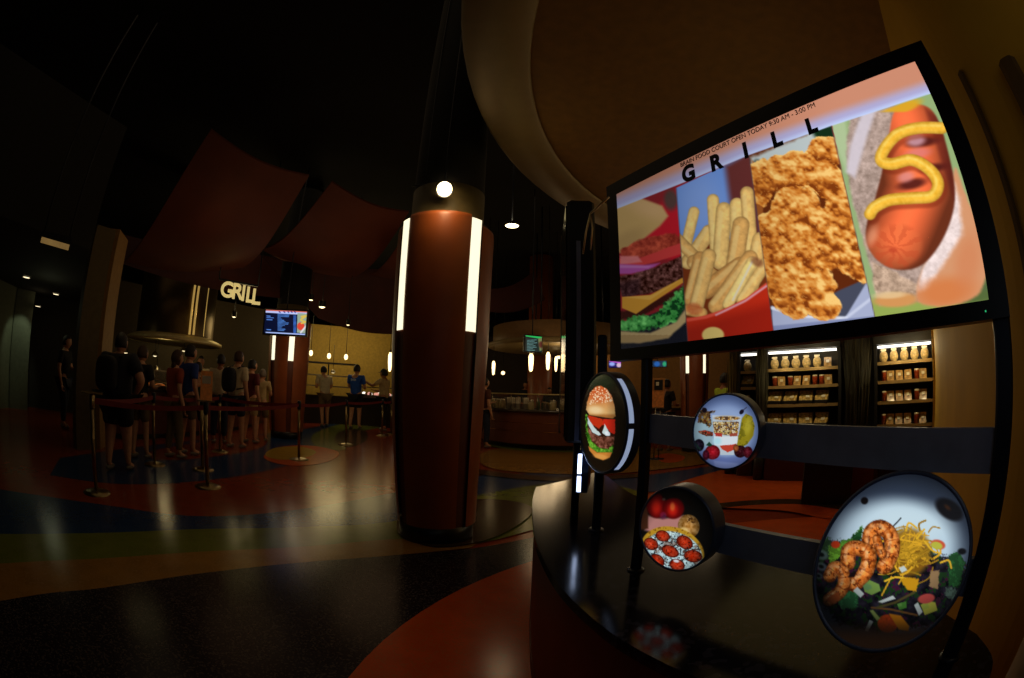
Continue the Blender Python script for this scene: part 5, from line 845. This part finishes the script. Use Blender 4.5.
def person(label, foot, h, face_az, shirt, legs, hair='dark', sk=0, bulk=1., lean=0., arms=('down', 'down'), cap=None, pants='short', shoes=SHOE, pack=None, stride=.07, long_hair=False, cut=False):
    """face_az: plan heading the person looks to; pose built limb by limb"""
    k = h/1.75; fx, fy = foot; t = thing('person', label, 'person', (fx, fy, 0)); f_ = Vector((math.sin(rad(face_az)), math.cos(rad(face_az)), 0)); r_ = Vector((f_.y, -f_.x, 0)); B = bulk
    def W(x, y, z): y = y+max(0, z-.95)*math.tan(rad(lean)); return Vector((fx, fy, 0))+(r_*x+f_*y+Z*z)*k
    V = [W(0, 0, .95), W(0, 0, 1.1), W(0, .0, 1.27), W(0, -.01, 1.40), W(0, 0, 1.49), W(0, .01, 1.55)]; E_ = [(0, 1), (1, 2), (2, 3), (3, 4), (4, 5)]; R = [.145*B, .13*B, .15*B, .11*B, .058, .055]
    hands = []
    for s, pose in zip((-1, 1), arms):
        sh = len(V); P_ = {'down': [(.19, 0, 1.425), (.24, -.02, 1.13), (.25, .06, .89), (.25, .08, .82)], 'front': [(.19, 0, 1.425), (.24, .06, 1.15), (.14, .30, 1.13), (.12, .37, 1.14)], 'reach': [(.19, .02, 1.425), (.23, .26, 1.27), (.16, .50, 1.36), (.15, .57, 1.40)], 'hip': [(.19, 0, 1.425), (.36, -.04, 1.18), (.22, .06, 1.0), (.17, .08, .98)]}[pose]
        for x, y, z in P_: V.append(W(s*x*(.6+.4*B), y, z))
        E_ += [(3, sh), (sh, sh+1), (sh+1, sh+2), (sh+2, sh+3)]; R += [.062*B, .046*B, .033, .03]; hands.append((V[sh+2], V[sh+3], s))
        lg = len(V); st_ = stride*s; 
        for x, y, z in [(.095, 0, .88), (.10, .02+st_*.5, .50), (.105, -.03+st_, .09), (.115, .10+st_, .035)]: V.append(W(s*x*(.7+.3*B), y, z))
        E_ += [(0, lg), (lg, lg+1), (lg+1, lg+2), (lg+2, lg+3)]; R += [.095*B, .062*B, .042, .034]
    R = [r*k for r in R]; body = skin('body', V, E_, R, None, t)
    # head, ears, nose and fingers are welded into the same body mesh
    hm = MB(); hc_ = W(0, .035, 1.632); Mh = Matrix((r_, f_, Z)).transposed()
    def Hd(x, y, z): return hc_+(r_*x+f_*y+Z*z)*k
    prof = MB(); prof.ball((0, 0, 0), (1, 1, 1), 14)
    vs = []
    for p in prof.v:
        x, y, z = p; w_ = (1-.22*max(0, -z)**1.5)*1.14; yy = y*(.098 if y > 0 else .100)*w_; zz_ = z*.132; xx = x*.080*w_
        if y > .6 and abs(x) < .3 and -.35 < z < .12: yy += .022*(1-abs(x)/.3)*(1-abs(z+.15)/.27)
        if y > .5 and .0 < z < .3 and .2 < abs(x) < .6: yy -= .007
        vs.append(Hd(xx, yy, zz_))
    hm.add(vs, prof.f, 0, True)
    for s in (-1, 1): hm.ball(Hd(s*.080, -.005, -.01), (.012*k, .02*k, .032*k), 6, 0, Mh); hm.ball(Hd(s*.032, .086, .012), (.012*k, .008*k, .008*k), 5, 1, Mh)
    hm.ball(Hd(0, .088, -.066), (.024*k, .008*k, .007*k), 5, 2, Mh)
    for wr, pm, s in hands:
        d = (pm-wr).normalized(); side = d.cross(f_ if abs(d.dot(f_)) < .8 else Z).normalized(); nrm_ = side.cross(d); base = pm+d*.02*k
        hm.ball(pm+d*.015*k, (.036*k, .016*k, .046*k), 7, 0, Matrix((side, nrm_, d)).transposed())
        for i, (o_, L_) in enumerate([(-.027, .062), (-.009, .074), (.009, .070), (.026, .054)]):
            a_ = base+side*o_*k+d*.03*k; hm.tube([a_, a_+d*L_*.5*k, a_+d*L_*.85*k+nrm_*.02*k, a_+d*L_*.9*k+nrm_*.038*k], [.0095*k, .0085*k, .0075*k, .005*k], 6)
        a_ = pm-side*.03*k; hm.tube([a_, a_-side*.022*k+d*.02*k+nrm_*.008*k, a_-side*.026*k+d*.05*k+nrm_*.018*k], [.011*k, .0095*k, .007*k], 6)
    V2 = [tuple(v.co) for v in body.vertices]; F2 = [tuple(p.vertices) for p in body.polygons]; allm = MB(); allm.add(V2, F2, 0, True); allm.add(hm.v, hm.f, 0, True); n0 = len(F2)
    for i, mi in enumerate(hm.m): allm.m[n0+i] = mi
    allm.build('body', [SKN[sk], EYE, LIP], t)
    def cloth(nm, Vc, Ec, Rc, m, lb=None, root=0):
        me = skin(nm, Vc, Ec, [r*k for r in Rc], None, t, root); q_ = MB(); q_.add([tuple(v.co) for v in me.vertices], [tuple(p.vertices) for p in me.polygons], 0, True); return q_.build(nm, m, t, label=lb)
    sl = lambda a_, b_, u: a_*(1-u)+b_*u
    i0, i1 = 6, 14                                              # first arm vertex of each side
    cloth('shirt', [W(0, 0, .90), V[1], V[2], V[3], W(0, 0, 1.46), V[i0], sl(V[i0], V[i0+1], .75), V[i1], sl(V[i1], V[i1+1], .75)], [(0, 1), (1, 2), (2, 3), (3, 4), (3, 5), (5, 6), (3, 7), (7, 8)], [.165*B, .15*B, .168*B, .128*B, .07, .082*B, .068*B, .082*B, .068*B], shirt)
    j0, j1 = i0+4, i1+4; u_ = .85 if pants == 'short' else 1.
    kk = [W(0, 0, .96), V[j0], sl(V[j0], V[j0+1], u_), V[j1], sl(V[j1], V[j1+1], u_)]; ee = [(0, 1), (1, 2), (0, 3), (3, 4)]; rr_ = [.158*B, .115*B, .09*B, .115*B, .09*B]
    if pants == 'long': kk += [sl(V[j0+1], V[j0+2], .9), sl(V[j1+1], V[j1+2], .9)]; ee += [(2, 5), (4, 6)]; rr_ += [.062, .062]
    cloth('shorts' if pants == 'short' else 'trousers', kk, ee, rr_, legs)
    for j in (j0, j1):
        a_ = V[j+2]; m = MB(); m.ball(Vector((a_.x, a_.y, .045*k))+f_*.05*k, (.042*k, .12*k, .04*k), 8, 0, Mh); m.build('shoe', shoes, t)
    m = MB(); pr = MB(); pr.ball((0, 0, 0), (1, 1, 1), 12); vs = []
    for p in pr.v:
        x, y, z = p; low = -.95 if long_hair else -.45; fr = y > .25 and z < .45
        sc2 = .98 if fr else 1.23; zz_ = max(z, low if y < .25 else .1)
        vs.append(Hd(x*.080*sc2, (y*.1-.008)*sc2, zz_*.132*(1.06)+.006))
    m.add(vs, pr.f, 0, True); m.build('hair', HAIRM[hair], t)
    if long_hair: m = MB(); m.ball(Hd(0, -.075, -.12), (.07*k, .04*k, .13*k), 8, 0, Mh); m.build('hair', HAIRM[hair], t)
    if cap:
        m = MB(); vs = [Hd(x*.098, y*.120-.004, max(z, .22)*.150) for x, y, z in pr.v]; m.add(vs, pr.f, 0, True); m.ball(Hd(0, .12, .035), (.07*k, .07*k, .009*k), 8, 0, Mh); m.build('cap', cap, t)
    if pack:
        m = MB(); m.ball(W(0, -.235*B, 1.24), (.15*k*min(B, 1.15), .10*k, .22*k), 10, 0, Mh, .62); bp0 = m.build('backpack', pack, t)
        for s in (-1, 1): MB().tube([W(s*.12, -.14*B, 1.45), W(s*.13, .02, 1.50), W(s*.14, .165*B, 1.36), W(s*.16, .10, 1.12), W(s*.14, -.16*B, 1.08)], .014*k, 6).build('strap', pack, bp0)
    return t
C_ = lambda n, r, g, b: mat(n, rgb(r, g, b), .8, noise=.15)
NAVY = C_('navy_cloth', 24, 26, 38); BLKC = C_('black_cloth', 18, 16, 18); ORG = C_('rust_cloth', 150, 60, 34); BLU = C_('blue_cloth', 30, 60, 140); WHT = C_('white_cloth', 215, 200, 165); MAR = C_('maroon_cloth', 96, 24, 34); GRNC = C_('green_cloth', 28, 56, 40); TEE = C_('bright_blue_cloth', 30, 86, 190); KHA = C_('khaki_cloth', 110, 90, 56); DEN = C_('denim_cloth', 34, 42, 66); YEL = C_('lime_yellow_cloth', 170, 190, 40); TANC = C_('tan_cloth', 190, 165, 115)
def ft(px, py): return G(px, py)
person('big person in dark clothes with a backpack, largest figure in the queue', ft(120, 470), 1.70, -20, NAVY, BLKC, bulk=1.5, pack=BLKC, sk=0, arms=('front', 'hip'), stride=.1)
person('person in dark top half hidden behind the big dark figure', ft(141, 458), 1.62, -10, BLKC, KHA, 'brown', bulk=1., arms=('front', 'front'))
person('woman in rust orange top and long trousers standing in the queue', ft(175, 458), 1.62, 20, ORG, KHA, 'brown', bulk=.95, pants='long', long_hair=True)
person('man in dark blue shirt and khaki shorts behind the woman in orange', ft(188, 455), 1.74, 15, BLU, KHA, 'dark', bulk=1., arms=('front', 'down'))
person('short person in dark green shirt left of the notice stanchion', ft(197, 449), 1.5, -30, GRNC, BLKC, 'dark', bulk=.9, arms=('front', 'front'))
person('person in printed white shirt at the counter behind the notice', ft(219, 443), 1.72, -20, WHT, DEN, 'dark', sk=1, arms=('front', 'front'), pants='long')
person('person in white shirt with dark shoulder pack in the queue', ft(236, 448), 1.78, 5, WHT, DEN, 'brown', pack=NAVY, bulk=1.02)
person('person in maroon shirt and pale shorts beside the far pillar', ft(250, 443), 1.68, 15, MAR, TANC, 'dark', bulk=1.)
person('person in grey tan shirt at the counter beside the maroon shirt', ft(261, 441), 1.52, -10, TANC, KHA, 'grey', arms=('front', 'front'), bulk=.95)
x, y, _ = pol(-23.4, 14.4); person('person in pale shirt leaning over the food bar', (x, y), 1.86, -45, WHT, KHA, 'dark', lean=14, arms=('front', 'front'), bulk=1.05)
x, y, _ = pol(-19.5, 14.1); tb = person('person in bright blue shirt and dark cap with hands at the food case', (x, y), 1.95, 5, TEE, BLKC, 'dark', cap=BLKC, arms=('front', 'front'), bulk=1.05, sk=0)
m = MB(); f_ = Vector((math.sin(rad(5)), math.cos(rad(5)), 0)); r_ = Vector((f_.y, -f_.x, 0))
for i in range(4): m.box(Vector((x, y, 1.50))-f_*.205+r_*(i-1.5)*.045, (.03, .02, .05 if i % 2 else .07), rad(-5))
m.build('shirt_print', mat('pale_print', rgb(180, 200, 230), .6), tb, label='pale print on the back of the shirt')
x, y, _ = pol(-15.9, 13.9); person('person in pale shirt and cap reaching an arm toward the food case', (x, y), 1.86, -80, TANC, BLKC, 'dark', cap=BLKC, arms=('reach', 'front'), pants='long', sk=1)
person('dark figure standing at the hallway entrance on the far left', ft(64, 428), 1.74, 60, BLKC, DEN, 'dark', pants='long', arms=('front', 'down'))
x, y, _ = pol(-41.5, 10.4+.6); person('kitchen worker in white behind the counter', (x+.1, y+.4), 1.72, 140, WHT, WHT, 'dark', sk=1, pants='long', arms=('front', 'front'))
x, y, _ = pol(az_el(724, 385)[0], 8.7); person('person in lime yellow shirt beyond the yogurt sign', (x, y), 1.68, 75, YEL, DEN, 'dark', sk=1, arms=('front', 'front'), pants='long')
x, y, _ = pol(-3.35, 10.6); person('person in brown top at the left end of the island counter', (x, y), 1.62, 50, C_('brown_cloth', 90, 44, 24), DEN, 'dark', sk=0, pants='long', arms=('front', 'down'))
x, y, _ = pol(1.9, 15.6); person('dark figure standing far behind the island counter', (x, y), 1.70, 180, BLKC, BLKC, 'dark', sk=1, pants='long'); x, y, _ = pol(4.9, 14.9); person('dark figure behind the island near the right pendant', (x, y), 1.5, 200, BLKC, BLKC, 'dark', sk=1, pants='long')
x, y, _ = pol(19.6, 10.6); person('dark figure beside the orange notice board', (x, y), 1.64, 60, BLKC, DEN, 'dark', sk=1, pants='long', arms=('front', 'front'))
# white print on the back of the blue shirt is left as a small patch of lettering-like marks on the shirt itself
# ================================================================= LIGHT SOURCES AND ADDED FILLS
Wc = (1., .72, .40)
def spot(loc, tgt, e, col=Wc, ang=80, sz=.06, bl=.6): return aim(light('SPOT', loc, e, col, sz, spot=rad(ang), blend=bl), tgt)
spot(L1+dv*.05+Z*.0, (pc[0], pc[1], 2.5), 6, ang=120)
spot(L1-Vector((0, .0, .10)), (L1.x*1.0-1.0, L1.y-1.6, 0), 10, ang=60, sz=.12)
spot(L2-Z*.03, (L2.x-.3, L2.y-2., 0), 22, ang=80, sz=.15)
light('POINT', (pc[0]+.1, pc[1]-.42, 2.95), .5, Wc, .05)
YC = (1., .78, .36)
light('POINT', tuple(Vector(pol(-23, 15.6, 2.9))), 44, YC, .6); light('POINT', tuple(Vector(pol(-18, 16.3, 3.0))), 20, YC, .6)
light('POINT', tuple(Vector(pol(-40, 12.9, 2.3))), 9, YC, .3); light('POINT', tuple(Vector(pol(-45, 10.6, 1.8))), 5, YC, .2); light('POINT', tuple(Vector(pol(-35, 11.8, 2.7))), 8, YC, .3)
light('POINT', tuple(Vector(pol(-26.5, 9.6, 2.0))), 7, Wc, .5)
light('POINT', (ic.x, ic.y-.9, 2.3), 8, Wc, .2); light('POINT', (ic.x-.6, ic.y-3.2, 2.2), 8, Wc, .3); light('POINT', (ic.x+1.5, ic.y+3.0, 2.5), 8, Wc, .3)
light('POINT', tuple(Vector(pol(20, 12.6, 3.0))), 20, Wc, .5); light('POINT', tuple(Vector(pol(21, 8.2, 2.6))), 5, Wc, .3); light('POINT', tuple(Vector(pol(26, 8.6, 2.7))), 8, Wc, .5)  # lights without fixtures, added to brighten the wood pillar and counter beyond the stand
for a_ in (34, 39, 50, 53): light('POINT', tuple(Vector(pol(a_, 6.45, ztp-.1))), 5.5, (1., .82, .45), .05)
light('POINT', (2.6, 3.2, 2.5), 3.6, (1., .76, .30), .8); light('POINT', (1.35, 1.9, 2.7), .7, (1., .76, .30), .4); light('POINT', (1.9, 5.4, 2.9), 3, Wc, 1.); light('POINT', (0.1, 3.2, 2.85), .8, YC, .3)  # added warm fills with no fixture, brightening the soffit and its surroundings
light('POINT', (1.0, -.7, 2.4), 3, (1., .85, .6), .5); light('POINT', (-.5, -.9, 1.7), 1.5, (.75, .85, 1.), .5)  # added fills near the camera: warm for the right wall, bluish for the stand
spot(tuple(Vector(pol(-64.0, 11.6, 2.5))), tuple(Vector(pol(-66, 12.4, 1.4))), 14, (.85, 1., .7), 60, .03)
light('POINT', tuple(Vector(pol(-62, 10.0, 2.3))), 1.8, (.85, .9, .55), .2); light('POINT', tuple(Vector(pol(-51, 6.2, 2.2))), .8, YC, .3)
light('POINT', (-4.5, 6.0, 3.4), 3, (1., .6, .3), .8); light('POINT', (-2.6, 8.0, 3.2), 5, (1., .6, .3), .8)  # unseen lights added to bring out the canopy panels

o = light('AREA', (-3., 6., 6.0), 32, (1., .72, .42), 12.)  # broad overhead fill added to brighten the floor pattern, not a fixture
# ================================================================= LIGHTS AND CAMERA
w = bpy.data.worlds.new('World'); sc.world = w; w.use_nodes = True; w.node_tree.nodes['Background'].inputs[0].default_value = (.5, .35, .25, 1); w.node_tree.nodes['Background'].inputs[1].default_value = .004
cd = bpy.data.cameras.new('camera'); cam = bpy.data.objects.new('camera', cd); COL.objects.link(cam); sc.camera = cam
cd.type = 'PANO'; cd.panorama_type = 'FISHEYE_EQUISOLID'; cd.sensor_width = 23.6; cd.sensor_fit = 'HORIZONTAL'; cd.fisheye_lens = F*23.6/1024; cd.fisheye_fov = PI; cd.clip_start = .02; cd.clip_end = 200
cam.location = (0, 0, H); cam.matrix_world = Matrix(((RT[0], UP[0], -fwd[0], 0), (RT[1], UP[1], -fwd[1], 0), (RT[2], UP[2], -fwd[2], H), (0, 0, 0, 1)))
sc.view_settings.view_transform = 'Standard'; sc.view_settings.look = 'None'; sc.view_settings.exposure = 0; sc.view_settings.gamma = 1
sc.cycles.use_denoising = True; sc.cycles.max_bounces = 6; sc.cycles.sample_clamp_indirect = 3
